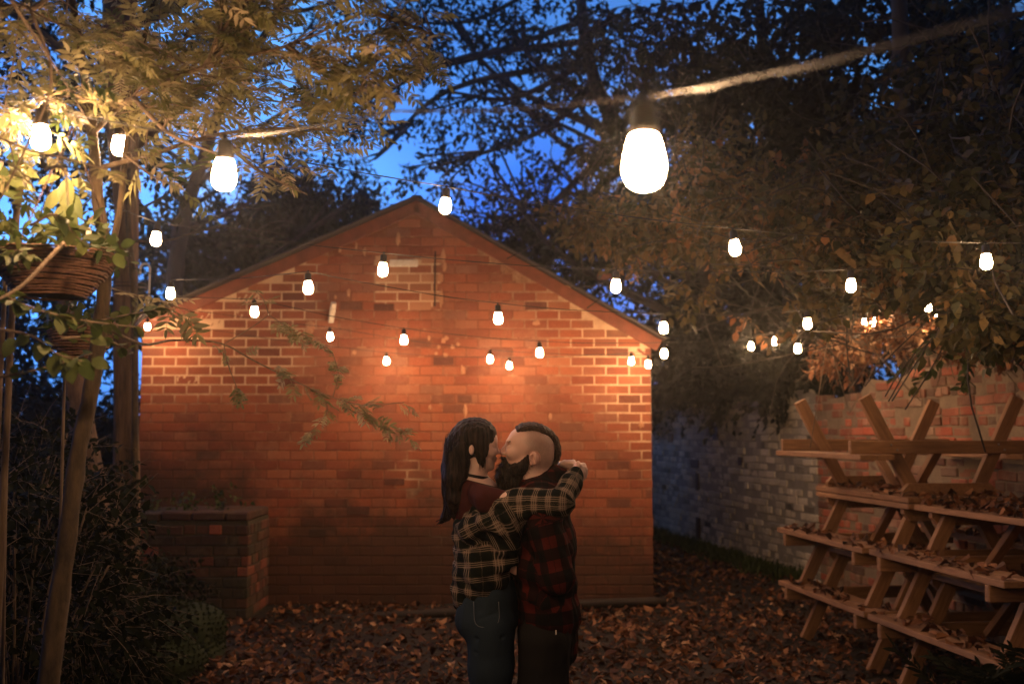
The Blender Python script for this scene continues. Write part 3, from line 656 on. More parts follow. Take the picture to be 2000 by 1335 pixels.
br = [PP((182, 260, 3.05), (260, 190, 2.9), (400, 130, 2.8), (560, 90, 2.75), (720, 20, 2.7)),
      PP((190, 330, 3.05), (300, 300, 3.0), (430, 262, 3.2), (580, 250, 3.3), (700, 262, 3.3)),
      PP((262, 180, 3.15), (380, 60, 3.3), (520, -20, 3.4)),
      PP((150, 60, 3.1), (60, 20, 2.7), (-60, -40, 2.5)),
      PP((180, 250, 3.05), (90, 190, 2.7), (0, 270, 2.4)),
      PP((400, 130, 2.8), (450, 40, 2.7), (560, -60, 2.7)),
      PP((560, 90, 2.75), (640, 150, 2.7), (700, 200, 2.7), (745, 180, 2.75)),
      PP((430, 262, 3.2), (500, 330, 3.3), (600, 380, 3.3)),
      PP((720, 20, 2.7), (800, 50, 2.75), (860, 75, 2.8)),
      PP((60, 20, 2.7), (160, -40, 2.6), (300, -60, 2.6)),
      PP((190, 420, 3.0), (120, 480, 2.6), (40, 560, 2.4), (-40, 600, 2.3)),
      PP((200, 120, 3.2), (330, 160, 3.6), (480, 190, 3.9), (640, 210, 4.1)),
      PP((260, 190, 2.9), (330, 260, 2.7), (420, 300, 2.6))]
mb = MB()
for b_ in br: mb.tube(b_, prad(len(b_), .0085, .0025), 6)
lim_x = [0, 300, 450, 600, 700, 760, 860, 905]; lim_y = [470, 400, 392, 385, 320, 225, 175, 80]
lp, ld, lu, ls_ = [], [], [], []
def shoot(st, d, L, nl, size, droop=.3):
    pts = [st]; dd = d
    for i in range(4): dd = unit(dd + g.standard_normal(3) * .12 + np.array([0, 0, -.06 * droop])); pts.append(pts[-1] + dd * L / 4)
    return np.array(pts)
cnt = 0
for k in range(1600):
    if cnt >= 165: break
    b_ = br[g.choice(len(br), p=np.array([20, 14, 11, 7, 5, 9, 14, 5, 11, 6, 3, 16, 6]) / 127)]; t = g.uniform(.08, 1.0); i = min(len(b_) - 2, int(t * (len(b_) - 1))); st = b_[i] + (b_[i + 1] - b_[i]) * g.random()
    bd = unit(b_[i + 1] - b_[i]); d = unit(bd * .6 + rdir(1, g)[0] * np.array([.9, .9, .55]) + np.array([.1, 0, .02])); L = g.uniform(.15, .42)
    pts = shoot(st, d, L, 6, .2); px, py = proj(pts[-1] + (pts[-1] - pts[-2]))
    if py > np.interp(px, lim_x, lim_y) or px > 850 or pts[:, 1].min() < 1.9: continue
    if 330 < px < 560 and 262 < py < 400 and g.random() < .8: continue
    if px > 480 and g.random() < .3: continue
    cnt += 1; mb.tube(pts, prad(5, .003, .0012), 4, cap=False)
    nl = int(4 + L * 14)
    for j in range(nl):
        u = (j + .6) / nl; q = pts[min(3, int(u * 4))] + (pts[min(3, int(u * 4)) + 1] - pts[min(3, int(u * 4))]) * (u * 4 % 1); sd = unit(np.cross(d, [0, 0, 1.0])) * (1 if j % 2 else -1)
        lp.append(q); ld.append(unit(sd * .8 + d * .55 + g.standard_normal(3) * .28 + np.array([0, 0, -.12]))); lu.append(unit(np.array([0, 0, 1.0]) + g.standard_normal(3) * .35)); ls_.append(g.uniform(.085, .15))
mb.build('branches', M['twig'], ash, True, al)
lp, ld, lu, ls_ = map(np.array, (lp, ld, lu, ls_)); mb = MB()
tx, ty = proj(lp + ld * ls_[:, None] * .5); keep = np.ones(len(lp), bool)
for bx, by, bd_, br_ in ((233, 279, 3.2, 50), (80, 262, 2.6, 42), (438, 333, 2.1, 60), (305, 463, 4.6, 40)): keep &= ~((np.hypot(tx - bx, ty - by) < br_) & (lp[:, 1] < bd_ + .1))
lp, ld, lu, ls_ = lp[keep], ld[keep], lu[keep], ls_[keep]; w = g.integers(0, 3, len(lp)); rn = np.clip(g.normal(.5, .25, len(lp)), 0, 1)
for k in range(3): q = w == k; mb.scatter(PIN[k][0], PIN[k][1], lp[q], ld[q], lu[q], ls_[q], rn[q])
mb.build('crown', M['leaf_near'], ash, True, al)
print('ash leaves', len(lp))

# ---- long branch reaching across the wall
sp = tag(empty('leafy_branch', P(400, 690, 4.0)), 'thin drooping branch with small leaflets reaching across the lower gable wall', 'branch')
sl = np.array(sp.location); mb = MB()
bb = [PP((205, 640, 3.0), (280, 672, 3.3), (340, 664, 3.6), (430, 670, 3.7), (500, 706, 3.7), (600, 755, 3.7), (700, 790, 3.7), (790, 785, 3.7)),
      PP((437, 672, 3.7), (445, 710, 3.7), (468, 770, 3.7)), PP((440, 670, 3.7), (490, 640, 3.7), (525, 615, 3.75)),
      PP((525, 615, 3.75), (515, 585, 3.7), (500, 568, 3.7)), PP((525, 615, 3.75), (565, 640, 3.75), (610, 662, 3.75)), PP((610, 755, 3.7), (640, 800, 3.7), (600, 850, 3.7)),
      PP((650, 775, 3.7), (660, 730, 3.7), (650, 690, 3.7)), PP((700, 790, 3.7), (740, 830, 3.7), (790, 845, 3.7)), PP((205, 560, 3.0), (300, 585, 3.2), (380, 610, 3.3))]
for i, b_ in enumerate(bb): mb.tube(b_, prad(len(b_), .0055 if i == 0 else .002, .0015), 6)
mb.build('stem', M['twig'], sp, True, sl)
mb = MB()
def leaves_on(mb, b_, n, size, tpl=None, t0=.1, sp_=.35, tone=(.2, 1), droop=-.15, gg=None):
    gg = gg or g; ts = gg.uniform(t0, 1, n) * (len(b_) - 1.001); i = ts.astype(int); q = b_[i] + (b_[i + 1] - b_[i]) * (ts - i)[:, None]; bd = unit(b_[i + 1] - b_[i])
    sd = unit(np.cross(bd, [0, 0, 1.0]) + .01) * gg.choice([-1, 1], n)[:, None]
    d = unit(sd * .8 + bd * .6 + gg.standard_normal((n, 3)) * sp_ + np.array([0, 0, droop])); up = unit(np.array([0, 0, 1.0]) + gg.standard_normal((n, 3)) * .4)
    sc = size * gg.uniform(.65, 1.2, n); rn = gg.uniform(*tone, n)
    if tpl is None:
        w = gg.integers(0, 3, n)
        for k in range(3): m_ = w == k; mb.scatter(PIN[k][0], PIN[k][1], q[m_], d[m_], up[m_], sc[m_], rn[m_])
    else: mb.scatter(tpl[0], tpl[1], q, d, up, sc, rn)
leaves_on(mb, bb[0], 26, .095, t0=.62); leaves_on(mb, bb[4], 12, .085); leaves_on(mb, bb[3], 8, .085); leaves_on(mb, bb[0], 7, .10, t0=.25); leaves_on(mb, bb[4], 9, .10); leaves_on(mb, bb[1][-3:], 6, .09)
leaves_on(mb, bb[5], 12, .09); leaves_on(mb, bb[6], 11, .085); leaves_on(mb, bb[7], 18, .10); leaves_on(mb, bb[8], 14, .13)
mb.build('leaves', M['leaf_near'], sp, True, sl)

# ---- climber with larger leaves round the basket and the left bulbs
cl = tag(empty('climbing_plant', P(60, 600, 2.4)), 'climbing plant with large pale-green leaves hanging round the basket and left bulbs', 'climber')
c0 = np.array(cl.location); mb = MB()
vb = [PP((60, 20, 2.2), (100, 160, 2.25), (30, 330, 2.3), (-20, 420, 2.3)), PP((90, 330, 2.2), (125, 330, 2.15), (133, 400, 2.15)), PP((-30, 300, 2.2), (20, 320, 2.2), (60, 350, 2.2)),
      PP((-20, 640, 2.4), (60, 655, 2.4), (110, 690, 2.4), (160, 705, 2.4)), PP((-30, 560, 2.4), (60, 600, 2.35), (160, 625, 2.4), (280, 640, 2.6)), PP((60, 440, 2.4), (110, 420, 2.4), (160, 470, 2.5), (230, 490, 2.6)),
      PP((0, 520, 2.5), (30, 490, 2.5), (60, 500, 2.5)), PP((20, 0, 2.0), (120, 150, 2.3), (180, 250, 2.6)), PP((240, 300, 2.9), (300, 345, 2.8), (350, 365, 2.8)), PP((150, 640, 2.8), (220, 620, 2.9), (330, 600, 3.2)),
      PP((-20, 740, 2.5), (80, 720, 2.5), (180, 690, 2.6)), PP((120, 660, 2.5), (200, 660, 2.6), (260, 690, 2.7))]
for b_ in vb: mb.tube(b_, prad(len(b_), .004, .0018), 6)
mb.build('stem', M['twig'], cl, True, c0)
mb = MB(); BIG = leaf_tpl(.42, .3, .12, 5, .85); RND = leaf_tpl(.7, .12, .15, 4, .8, .8)
def put(tpl, px, py, d, L, dv, up=(0, -1, .3), tone=.6): mb.scatter(tpl[0], tpl[1], P(px, py, d)[None], np.array([dv], float), np.array([up], float), L, [tone])
for px, py, dx, dz, L in ((132, 345, .05, -1, .10), (128, 365, -.6, -.8, .085), (133, 372, .5, -.9, .085), (130, 395, -.25, -1, .09), (134, 398, .15, -1, .11), (140, 350, .9, -.5, .06), (118, 345, -.9, -.3, .06),
                          (10, 308, 1, .1, .08), (15, 318, .9, -.4, .09), (5, 335, .9, -.5, .10), (-5, 352, .8, -.6, .09), (-10, 318, .6, -.9, .10), (85, 300, .9, .25, .05), (70, 285, .1, -1, .045), (98, 285, 1, -.1, .04)):
    put(BIG, px, py, 2.72, L * 1.15, (dx, -.15, dz), tone=g.uniform(.5, 1))
for px, py, dx, dz, L in ((85, 665, -.3, -.9, .07), (110, 690, -.1, -1, .075), (135, 700, .15, -1, .08), (160, 705, .5, -.8, .07), (180, 700, .9, -.5, .06), (225, 495, .5, -.8, .055), (235, 480, .9, .3, .05), (215, 480, .3, .9, .045), (60, 655, -.9, -.5, .06), (30, 660, -.5, -.8, .07)):
    put(RND, px, py, 2.4, L * .78, (dx, -.1, dz), tone=g.uniform(.3, .8))
leaves_on(mb, vb[4], 34, .042, RND, sp_=.6); leaves_on(mb, vb[3], 12, .042, RND, sp_=.6); leaves_on(mb, vb[5], 26, .045, RND, sp_=.6); leaves_on(mb, vb[6], 22, .05, BIG, sp_=.6, tone=(.6, 1)); leaves_on(mb, vb[9], 26, .045, RND, sp_=.6)
leaves_on(mb, vb[10], 20, .04, RND, sp_=.6, tone=(0, .6)); leaves_on(mb, vb[11], 18, .04, RND, sp_=.5); leaves_on(mb, vb[8], 3, .16, None); leaves_on(mb, vb[7], 5, .14, None)
mb.build('leaves', M['leaf_green'], cl, True, c0)

# ---- trunks of the left
def trunk_obj(root, pts, rad, mat, n=14, wob=.05, name='trunk'):
    pp = PP(*pts); mb = MB(); m_ = len(pp); rr = np.interp(np.arange(m_), np.linspace(0, m_ - 1, len(rad)), rad)
    ang = np.arange(n) * 2 * math.pi / n; mb.tube(pp, rr, n, wob=0)
    if wob:  # vertical ridges
        V = mb.V[0].reshape(m_, n, 3); k = 1 + wob * (np.sin(ang * 3 + 1)[None] + .8 * np.sin(ang * 5 + np.linspace(0, 5, m_)[:, None])); V[:] = pp[:, None] + (V - pp[:, None]) * k[..., None]
    return mb.build(name, mat, root, True, np.array(root.location))
t2 = tag(empty('twin_trunk_tree', P(235, 1150, 7.6) * [1, 1, 0]), 'tall ridged trunk rising beside the left edge of the gable wall', 'tree'); l2 = np.array(t2.location)
trunk_obj(t2, [(228, 1330, 7.6), (232, 1150, 7.6), (246, 1000, 7.6), (247, 800, 7.6), (245, 600, 7.6), (248, 430, 7.6), (240, 250, 7.65), (235, 80, 7.7), (240, -150, 7.8)], [.20, .15, .10, .085, .085, .08, .11, .12, .12], M['bark'], 16, .1)
trunk_obj(t2, [(262, 1010, 7.5), (264, 800, 7.45), (263, 640, 7.4), (258, 520, 7.4), (250, 430, 7.45), (252, 330, 7.5)], [.03, .026, .026, .024, .02, .015], M['bark_smooth'], 8, .0, 'climbing_stem')
tips = []; mb = MB()
for q, d, L, r in (((245, 300, 7.65), (.9, .2, .8), 2.6, .05), ((240, 180, 7.7), (-.8, .3, .8), 2.2, .05), ((262, 470, 7.5), (1, .2, .1), .7, .012), ((235, 60, 7.7), (.6, 1, .9), 3, .06), ((240, 420, 7.6), (.9, .3, .35), .8, .012)):
    grow(mb, P(*q), d, L, r, 2, tips, .55, .1)
mb.build('limbs', M['bark_dark'], t2, True, l2)
mb = MB()
for px, py, d, r_, n_ in ((120, 60, 8.5, 1.1, 130), (330, 0, 8.6, 1.0, 80), (60, 250, 8.2, .8, 110), (220, 330, 8.4, .6, 60)):
    blob_leaves(mb, LV_SMALL, P(px, py, d), (r_, r_ * .8, r_ * .7), n_, 9, .3, .09, g)
mb.build('crown', M['leaf_dark'], t2, True, l2)
mb = MB()   # wire binding
for k in range(5): a_ = np.linspace(0, 2 * math.pi, 18); c = P(254, 555 + k * 5 + (k > 2) * 4, 7.5); mb.tube(np.stack([c[0] + .13 * np.cos(a_), c[1] + .15 * np.sin(a_), np.full(18, c[2] + g.normal(0, .004))], 1), .003, 4)
mb.build('wire_binding', M['iron'], t2, True, l2)
t3 = tag(empty('leaning_trunk', P(200, 1180, 7.2) * [1, 1, 0]), 'dark ivy-clad trunk leaning behind the slender ash at lower left', 'tree'); l3 = np.array(t3.location)
trunk_obj(t3, [(205, 1330, 7.0), (190, 1100, 7.0), (180, 960, 7.0), (160, 820, 7.1), (140, 680, 7.2), (130, 540, 7.3), (125, 400, 7.4)], [.2, .13, .09, .075, .065, .06, .05], M['bark'], 14, .12)
mb = MB(); blob_leaves(mb, LV_BROAD, P(195, 1190, 6.9), (.45, .25, .5), 160, 6, .2, .07, g, bands=(0, .6)); blob_leaves(mb, LV_BROAD, P(215, 1030, 6.9), (.2, .15, .35), 30, 6, .2, .06, g, bands=(0, .6)); mb.build('ivy', M['leaf_dark'], t3, True, l3)
for pts, lb, r_ in (([(5, 1335, 3.6), (10, 1000, 3.6), (18, 700, 3.6), (22, 560, 3.6)], 'thin upright cane at the far left edge, lower one', .007), ([(10, 540, 2.9), (35, 400, 2.9), (45, 355, 2.9)], 'short reddish cane leaning left of the hanging basket', .007),
                    ([(118, 1030, 3.8), (122, 880, 3.8), (127, 700, 3.8), (130, 610, 3.8)], 'thin cane standing just left of the slender ash', .006), ([(27, 520, 2.95), (32, 420, 2.95), (38, 360, 2.95)], 'thicker reddish cane beside the hanging basket', .010)):
    o = empty('plant_cane', P(*pts[0])); tag(o, lb, 'cane', 'canes at the left edge'); pp = PP(*pts); mb = MB(); mb.tube(np.concatenate([[pp[0] * [1, 1, 0]], pp]), r_, 7); mb.build('stem', M['twig'], o, True, np.array(o.location))
# crook hook tied to the trunk
mb = MB(); a_ = np.linspace(0, math.pi, 9)
c = P(292, 545, 7.2); mb.tube(np.concatenate([[P(262, 640, 7.3), P(288, 610, 7.2), c - [0, 0, .12]], np.stack([c[0] - .035 + .035 * np.cos(a_), np.full(9, c[1]), c[2] + .08 + .035 * np.sin(a_)], 1), [[c[0] - .07, c[1], c[2] + .04]]]), .008, 8)
M['hook'] = plain_mat('pale_enamel', (.5, .47, .42), .5); tag(mb.build('garden_hook', M['hook'], None, True), 'pale metal crook hook beside the left trunk', 'hook')

# ---- hanging baskets
M['wicker'] = plain_mat('coiled_wicker', (.16, .078, .048), .8, nscale=90, var=.7, bs=.8)
def basket(px, py, d, r0, r1, h, nr, label, chain_top):
    c = P(px, py, d); root = tag(empty('hanging_basket', c), label, 'hanging basket', 'wicker hanging baskets by the left trunk')
    mb = MB(); a_ = np.linspace(0, 2 * math.pi, 49)
    for k in range(nr):
        t = k / (nr - 1); rr = r0 + (r1 - r0) * t ** 1.5; z = -h * t; th = h / nr * .52; ph = g.random() * 6
        w = rr + .0025 * np.sin(a_ * 16 + ph) + g.normal(0, .0015); mb.tube(np.stack([w * np.cos(a_), w * np.sin(a_), z + .0015 * np.sin(a_ * 3 + ph)], 1), th * (1 + .12 * np.sin(a_ * 24 + ph)), 6, a=g.random(), cap=False)
    wk = mb.build('wicker_bowl', M['wicker'], root, True)
    mb = MB(); mb.lathe([(.0001, -h * .97), (r1 * .95, -h * .97), (r0 * .97, -.01), (.0001, .004)], n=24); mb.build('soil', M['soil'], root, True)
    mb = MB(); top = P(*chain_top) - c
    for k in range(3):
        a0 = k * 2.1 + .4; p0 = np.array([r0 * math.cos(a0), r0 * math.sin(a0), 0]); nl = int(np.linalg.norm(top - p0) / .012)
        for i in range(nl):
            q0 = p0 + (top - p0) * i / nl; q1 = p0 + (top - p0) * (i + 1.25) / nl; s_ = np.array([.004, 0, 0]) if i % 2 else np.array([0, .004, 0])
            mb.tube([q0, (q0 + q1) / 2 + s_, q1, (q0 + q1) / 2 - s_, q0], .0013, 4, cap=False)
    mb.build('chain', M['iron'], root, True)
    return root, c
b1, bc = basket(105, 498, 2.75, .165, .085, .115, 17, 'upper wicker hanging basket with trailing plants in front of the trunk', (140, 250, 2.75))
mb = MB()
blob_leaves(mb, RND, bc + np.array([0, 0, .02]), (.17, .16, .035), 55, 5, .08, .035, g, droop=-.1); blob_leaves(mb, BIG, bc + np.array([-.02, -.05, .05]), (.12, .1, .05), 26, 4, .1, .05, g, droop=.2, base=.1)
mb.build('plants', M['leaf_green'], b1, True, bc)
b2, bc2 = basket(160, 632, 3.5, .115, .05, .14, 16, 'lower wicker hanging basket half hidden behind the trunk', (165, 520, 3.5))
mb = MB(); blob_leaves(mb, RND, bc2 + np.array([0, 0, .03]), (.11, .11, .03), 50, 5, .08, .035, g); mb.build('plants', M['leaf_green'], b2, True, bc2)
# small white tag hanging in the plants
mb = MB(); mb.ico(P(173, 457, 2.7), (.008, .005, .020), n=2, noise=.15); o = mb.build('plant_tag', M['white_paint'], None, True); tag(o, 'small white tag hanging beside the trunk above the basket', 'plant tag')

# ---- undergrowth at lower left
M['leaf_fern'] = M['leaf_dark']
for i, (px, py, d, rx, ry, rz_, n_, lb) in enumerate(((40, 1180, 4.2, .5, .4, .6, 260, 'dark leafy shrub filling the bottom left corner'), (150, 1230, 5.6, .5, .5, .45, 240, 'dark low shrub behind the slender ash trunk'),
                                (20, 960, 5.5, .55, .5, .4, 230, 'shrub at left with a few lit leaves on top'), (250, 1190, 7.8, .45, .35, .3, 150, 'low plants between the trunks and the mossy boulders'), (330, 1150, 8.6, .3, .2, .2, 70, 'small weeds at the foot of the brick box'))):
    c = P(px, py, d); c[2] = max(c[2], .15); o = empty('shrub', c * [1, 1, 0]); tag(o, lb, 'shrub', 'dark shrubs at lower left')
    mb = MB(); st, dd = blob_leaves(mb, LV_BROAD, c, (rx, ry, rz_), int(n_ * 1.5), 8, .22, .05, g, bands=(0, .7)); mb.build('foliage', M['leaf_dark'], o, True, np.array(o.location))
    mb = MB(); twigs(mb, st, dd, .25)
    for q in st[::12]: mb.tube(path([c * [1, 1, 0] + g.normal(0, .05, 3) * [1, 1, 0], (c * [1, 1, .4] + q) / 2, q], 4), .005, 5)
    mb.build('stems', M['twig'], o, True, np.array(o.location))
o = empty('tub_plant', P(410, 985, 9.4) * [1, 1, 0] + [0, 0, PH]); tag(o, 'small weeds growing on the coping of the brick box', 'weeds')
mb = MB(); blob_leaves(mb, LV_BROAD, P(410, 975, 9.5), (.28, .15, .08), 30, 5, .12, .05, g); blob_leaves(mb, LV_BROAD, P(320, 985, 9.5), (.18, .12, .05), 16, 5, .1, .05, g); mb.build('leaves', M['leaf_green'], o, True, np.array(o.location))
# mass of dark shrubs far left, closing the view below the horizon
def mass(name, label, cat, blobs, mat, per=7, tl=.5, ls=.15, grp=None, bands=(0, 1), tpl=LV_SMALL, trunk=None, base=0.0, limb_r=.04, droop=-.4):
    x0 = P(*blobs[0][:3]); o = empty(name, (x0[0], x0[1], 0)); tag(o, label, cat, grp); lo = np.array(o.location)
    if trunk is not None: bp = P(*trunk[0]); lo = np.array([bp[0], bp[1], 0]); o.location = lo
    mb = MB(); mt = MB(); cs = []
    for px, py, d, r_, n_ in blobs:
        c = P(px, py, d); cs.append(c); K = max(1, min(9, n_ // 12)); wts = g.dirichlet(np.ones(K) * 1.6)
        for k in range(K):   # uneven clumps round the limb end
            m_ = int(n_ * wts[k]);
            if m_ < 2: continue
            cc = c + rdir(1, g)[0] * np.array([1, .8, .75]) * r_ * g.uniform(.15, .95); rk = r_ * g.uniform(.30, .6); b0 = base + g.normal(0, .10)
            st, dd = blob_leaves(mb, tpl, cc, (rk, rk * .8, rk * .6), m_, per, tl, ls, g, bands=bands, base=b0, droop=droop)
            for q, w in zip(st[::2], dd[::2]): mt.tube([q, q + w * tl], [limb_r * .12 + .002, .002], 3, cap=False)
            if m_ > 6: mt.tube(path([c, (c + cc) / 2 + g.normal(0, .05, 3), cc], 3), prad(7, limb_r * .35, .003), 4, cap=False)
    mb.build('crown', mat, o, True, lo)
    if trunk is not None:
        tp = PP(*trunk[:-1]) ; rr = np.linspace(trunk[-1], trunk[-1] * .35, len(tp)); tp = np.concatenate([[tp[0] * [1, 1, 0] - [0, 0, .05]], tp]); rr = np.concatenate([[rr[0] * 1.3], rr])
        m2 = MB(); m2.tube(tp, rr, 12, wob=.04); m2.build('trunk', M['bark_dark'], o, True, lo)
        for c in cs:
            hd = np.linalg.norm((tp - c)[:, :2], axis=1); i = np.argmin(np.linalg.norm(tp - c, axis=1) + (tp[:, 2] > c[2] - (.75 if c[1] > 13 else .2) * hd) * 2.5 + (tp[:, 2] < 2.9) * 4); mid = (tp[i] + c) / 2 + rdir(1, g)[0] * .15 * np.linalg.norm(tp[i] - c)
            pp = path([tp[i], mid, c], 5); mt.tube(pp, prad(len(pp), min(rr[i] * .6, limb_r), limb_r * .3), 6, cap=False)
            for k in range(5): e = c + rdir(1, g)[0] * .8; pp = path([(mid + c) / 2, (c + e) / 2 + rdir(1, g)[0] * .15, e], 3); mt.tube(pp, prad(len(pp), limb_r * .3, .005), 4, cap=False)
    mt.build('twigs', M['bark_dark'], o, True, lo); return o
G1 = 'dark trees behind the yard'
mass('evergreen_shrub', 'dark evergreen shrubs closing the gap left of the trunks', 'shrub', [(20, 850, 13, 1.0, 220), (120, 780, 13.5, 1.0, 200), (200, 880, 14, .8, 150), (60, 1000, 11, .8, 200), (180, 1000, 12, .7, 150), (-80, 700, 13, 1.2, 200), (120, 640, 14.5, 1.0, 140), (15, 620, 12.5, .8, 110)], M['leaf_dark'], grp='dark shrubs at lower left')
mass('conifer', 'dark evergreen crown rising just behind the left roof slope', 'tree', [(600, 430, 17, 1.1, 330), (520, 470, 17, 1.1, 300), (420, 500, 17, 1.1, 280), (680, 440, 17.5, .9, 230), (330, 480, 16.5, 1.0, 240), (560, 400, 17.5, .8, 160), (740, 450, 18, .8, 160), (300, 600, 16, 1.0, 200)], M['leaf_back'], grp=G1, ls=.16, trunk=[(560, 900, 17), (555, 600, 17), (560, 420, 17), .15])
mass('broadleaf_tree', 'spreading tree behind the right roof slope, black against the blue dusk', 'tree', [(1180, 420, 15, 1.0, 130), (1060, 420, 15.5, .8, 100), (960, 450, 16, .8, 150), (1050, 520, 16, 1.0, 260), (1180, 520, 15, 1.0, 260), (1100, 330, 15, .9, 46), (960, 320, 15, .9, 39), (840, 330, 15.5, .9, 46), (740, 300, 16, .8, 33), (1000, 200, 15, 1.1, 58), (880, 180, 15, 1.1, 54), (1120, 180, 14.5, 1.1, 66), (780, 130, 16, 1.1, 46), (1000, 60, 14.5, 1.2, 86), (870, 30, 15, 1.2, 86), (1150, 60, 14, 1.1, 93), (700, 220, 16, .9, 30), (720, 30, 16, 1.1, 54), (1250, 300, 14, .9, 140), (1260, 170, 14, 1.0, 153), (940, 120, 15.5, .9, 46), (1230, 420, 14.5, .9, 200)], M['leaf_back'], grp=G1, trunk=[(1420, 900, 14.5), (1390, 600, 14.5), (1330, 420, 14.5), (1230, 300, 14.5), (1150, 120, 14.5), (1130, -80, 14.5), .2], limb_r=.075, ls=.125, per=8)
mass('broadleaf_tree', 'bare-limbed tree behind the left canopy, thin twigs against pale blue', 'tree', [(560, 300, 15, .9, 25), (450, 330, 15, .9, 30), (640, 180, 15, 1.0, 30), (520, 120, 15, 1.0, 30), (380, 60, 15, 1.1, 30), (620, 30, 15, 1.1, 35), (300, 280, 14, .9, 35), (180, 160, 14, 1.1, 70), (60, 100, 14, 1.1, 80), (100, 300, 14, .9, 70), (700, 380, 16, .5, 30)], M['leaf_back'], grp=G1, trunk=[(330, 900, 14.5), (345, 500, 14.5), (400, 300, 14.5), (470, 100, 14.5), (520, -80, 14.5), .14], limb_r=.05, ls=.12, per=7)
mass('broadleaf_tree', 'thick tree filling the dark gap between outbuilding and garden wall', 'tree', [(1340, 700, 15, .8, 330), (1450, 720, 13.5, .7, 330), (1560, 740, 12, .5, 260), (1380, 600, 15, 1.0, 330), (1500, 620, 14, 1.0, 330), (1320, 520, 15.5, .9, 240), (1450, 500, 14.5, .9, 200), (1600, 560, 13, .9, 260), (1300, 780, 16, .4, 120), (1620, 680, 11.5, .6, 220), (1310, 640, 16.5, .8, 200), (1370, 770, 15, .45, 130), (1470, 785, 13.5, .35, 120)], M['leaf_dark'], grp=G1, trunk=[(1490, 900, 14), (1485, 650, 14), (1490, 450, 14), (1480, 300, 14), .16], ls=.14, per=8)

# ---- the lit autumn trees hanging over the garden wall at right
G2 = 'autumn trees leaning over the garden wall'
g = np.random.default_rng(5)
mass('hazel_tree', 'tree whose orange-brown sprays reach left over the right roof slope', 'tree', [(1130, 425, 8.6, .28, 70), (1210, 430, 8.5, .32, 100), (1300, 410, 8.3, .38, 130), (1390, 400, 8.0, .42, 150), (1330, 330, 8.6, .45, 77), (1260, 480, 8.6, .22, 45), (1370, 480, 8.0, .25, 50), (1480, 420, 7.8, .4, 140), (1420, 300, 8.6, .5, 49), (1340, 560, 8.2, .14, 14), (1520, 340, 8.2, .5, 84), (1540, 480, 7.6, .3, 90), (1460, 620, 8.5, .1, 4)], M['leaf_autumn'], tpl=LV_BROAD, tl=.25, ls=.085, per=7, grp=G2, trunk=[(1680, 900, 10.9), (1660, 690, 10.5), (1610, 540, 9.6), (1550, 430, 8.8), (1480, 330, 8.3), .07], limb_r=.015, bands=(.3, 1), base=.05)
mass('cherry_tree', 'tree with olive leaves in the middle of the right side, above the far tables', 'tree', [(1640, 470, 6.6, .35, 110), (1720, 430, 6.4, .4, 120), (1590, 400, 7.2, .4, 100), (1800, 470, 6.0, .35, 110), (1700, 540, 6.3, .25, 60), (1620, 560, 6.6, .18, 30), (1670, 340, 7.0, .5, 77), (1780, 360, 6.6, .5, 120), (1580, 600, 6.8, .1, 10), (1560, 640, 6.9, .07, 3), (1850, 560, 5.8, .2, 50), (1660, 240, 8.0, .6, 36), (1760, 270, 7.6, .6, 40)], M['leaf_autumn'], tpl=LV_BROAD, tl=.22, ls=.08, per=7, grp=G2, trunk=[(1790, 900, 9.9), (1785, 600, 9.7), (1778, 420, 9.6), (1765, 200, 9.4), (1755, 0, 9.2), (1750, -120, 9.2), .15], limb_r=.015, bands=(.1, .85))
mass('cherry_tree', 'tree nearest the right edge, its leaves above the near tables', 'tree', [(1900, 380, 5.2, .35, 110), (1980, 440, 5.0, .35, 110), (1960, 320, 5.4, .4, 77), (1880, 460, 5.3, .3, 90), (1960, 560, 4.9, .25, 80), (1930, 620, 5.2, .2, 30), (2010, 640, 4.9, .2, 25), (1870, 270, 6.0, .45, 49), (1980, 200, 5.8, .5, 49), (1900, 130, 6.5, .55, 45), (1990, 60, 6.2, .5, 45), (1820, 60, 7.5, .6, 40)], M['leaf_autumn'], tpl=LV_BROAD, tl=.2, ls=.075, per=7, grp=G2, trunk=[(2010, 900, 8.5), (2000, 560, 8.4), (1975, 300, 8.2), (1965, 100, 8.0), (1960, -100, 8.0), .10], limb_r=.014, bands=(.0, .8))
mass('oak_tree', 'tall dark tree behind, with small blue sky gaps at the upper right', 'tree', [(1300, 40, 11, .9, 87), (1400, 130, 11, 1.0, 119), (1500, 40, 11, 1.0, 112), (1600, 90, 10.5, .9, 87), (1480, 220, 11, .9, 129), (1560, 200, 11, .8, 79), (1380, 260, 11.5, .8, 119), (1700, 20, 10.5, .9, 79), (1640, 190, 11, .7, 39), (1800, 120, 10, .8, 87), (1900, 30, 10, .9, 104), (1980, 150, 9.5, .8, 112), (1700, 290, 10.5, .7, 273), (1850, 250, 10, .8, 144), (1600, 300, 11, .8, 323), (1500, 330, 11.5, .8, 200), (1300, 200, 12, .7, 72), (1960, 300, 9.5, .8, 290), (1720, 430, 10.5, .8, 250), (1850, 420, 9.5, .8, 260), (1560, 430, 11.5, .8, 240), (1980, 480, 9, .7, 240), (1680, 560, 10.5, .6, 200), (1800, 580, 9.5, .5, 200), (1900, 600, 8.8, .4, 160)], M['leaf_dark'], tpl=LV_BROAD, tl=.35, ls=.12, per=8, grp=G1, trunk=[(1540, 900, 12.8), (1545, 560, 12.6), (1530, 300, 12.0), (1490, 100, 11.5), (1480, -120, 11.5), .13], limb_r=.05)
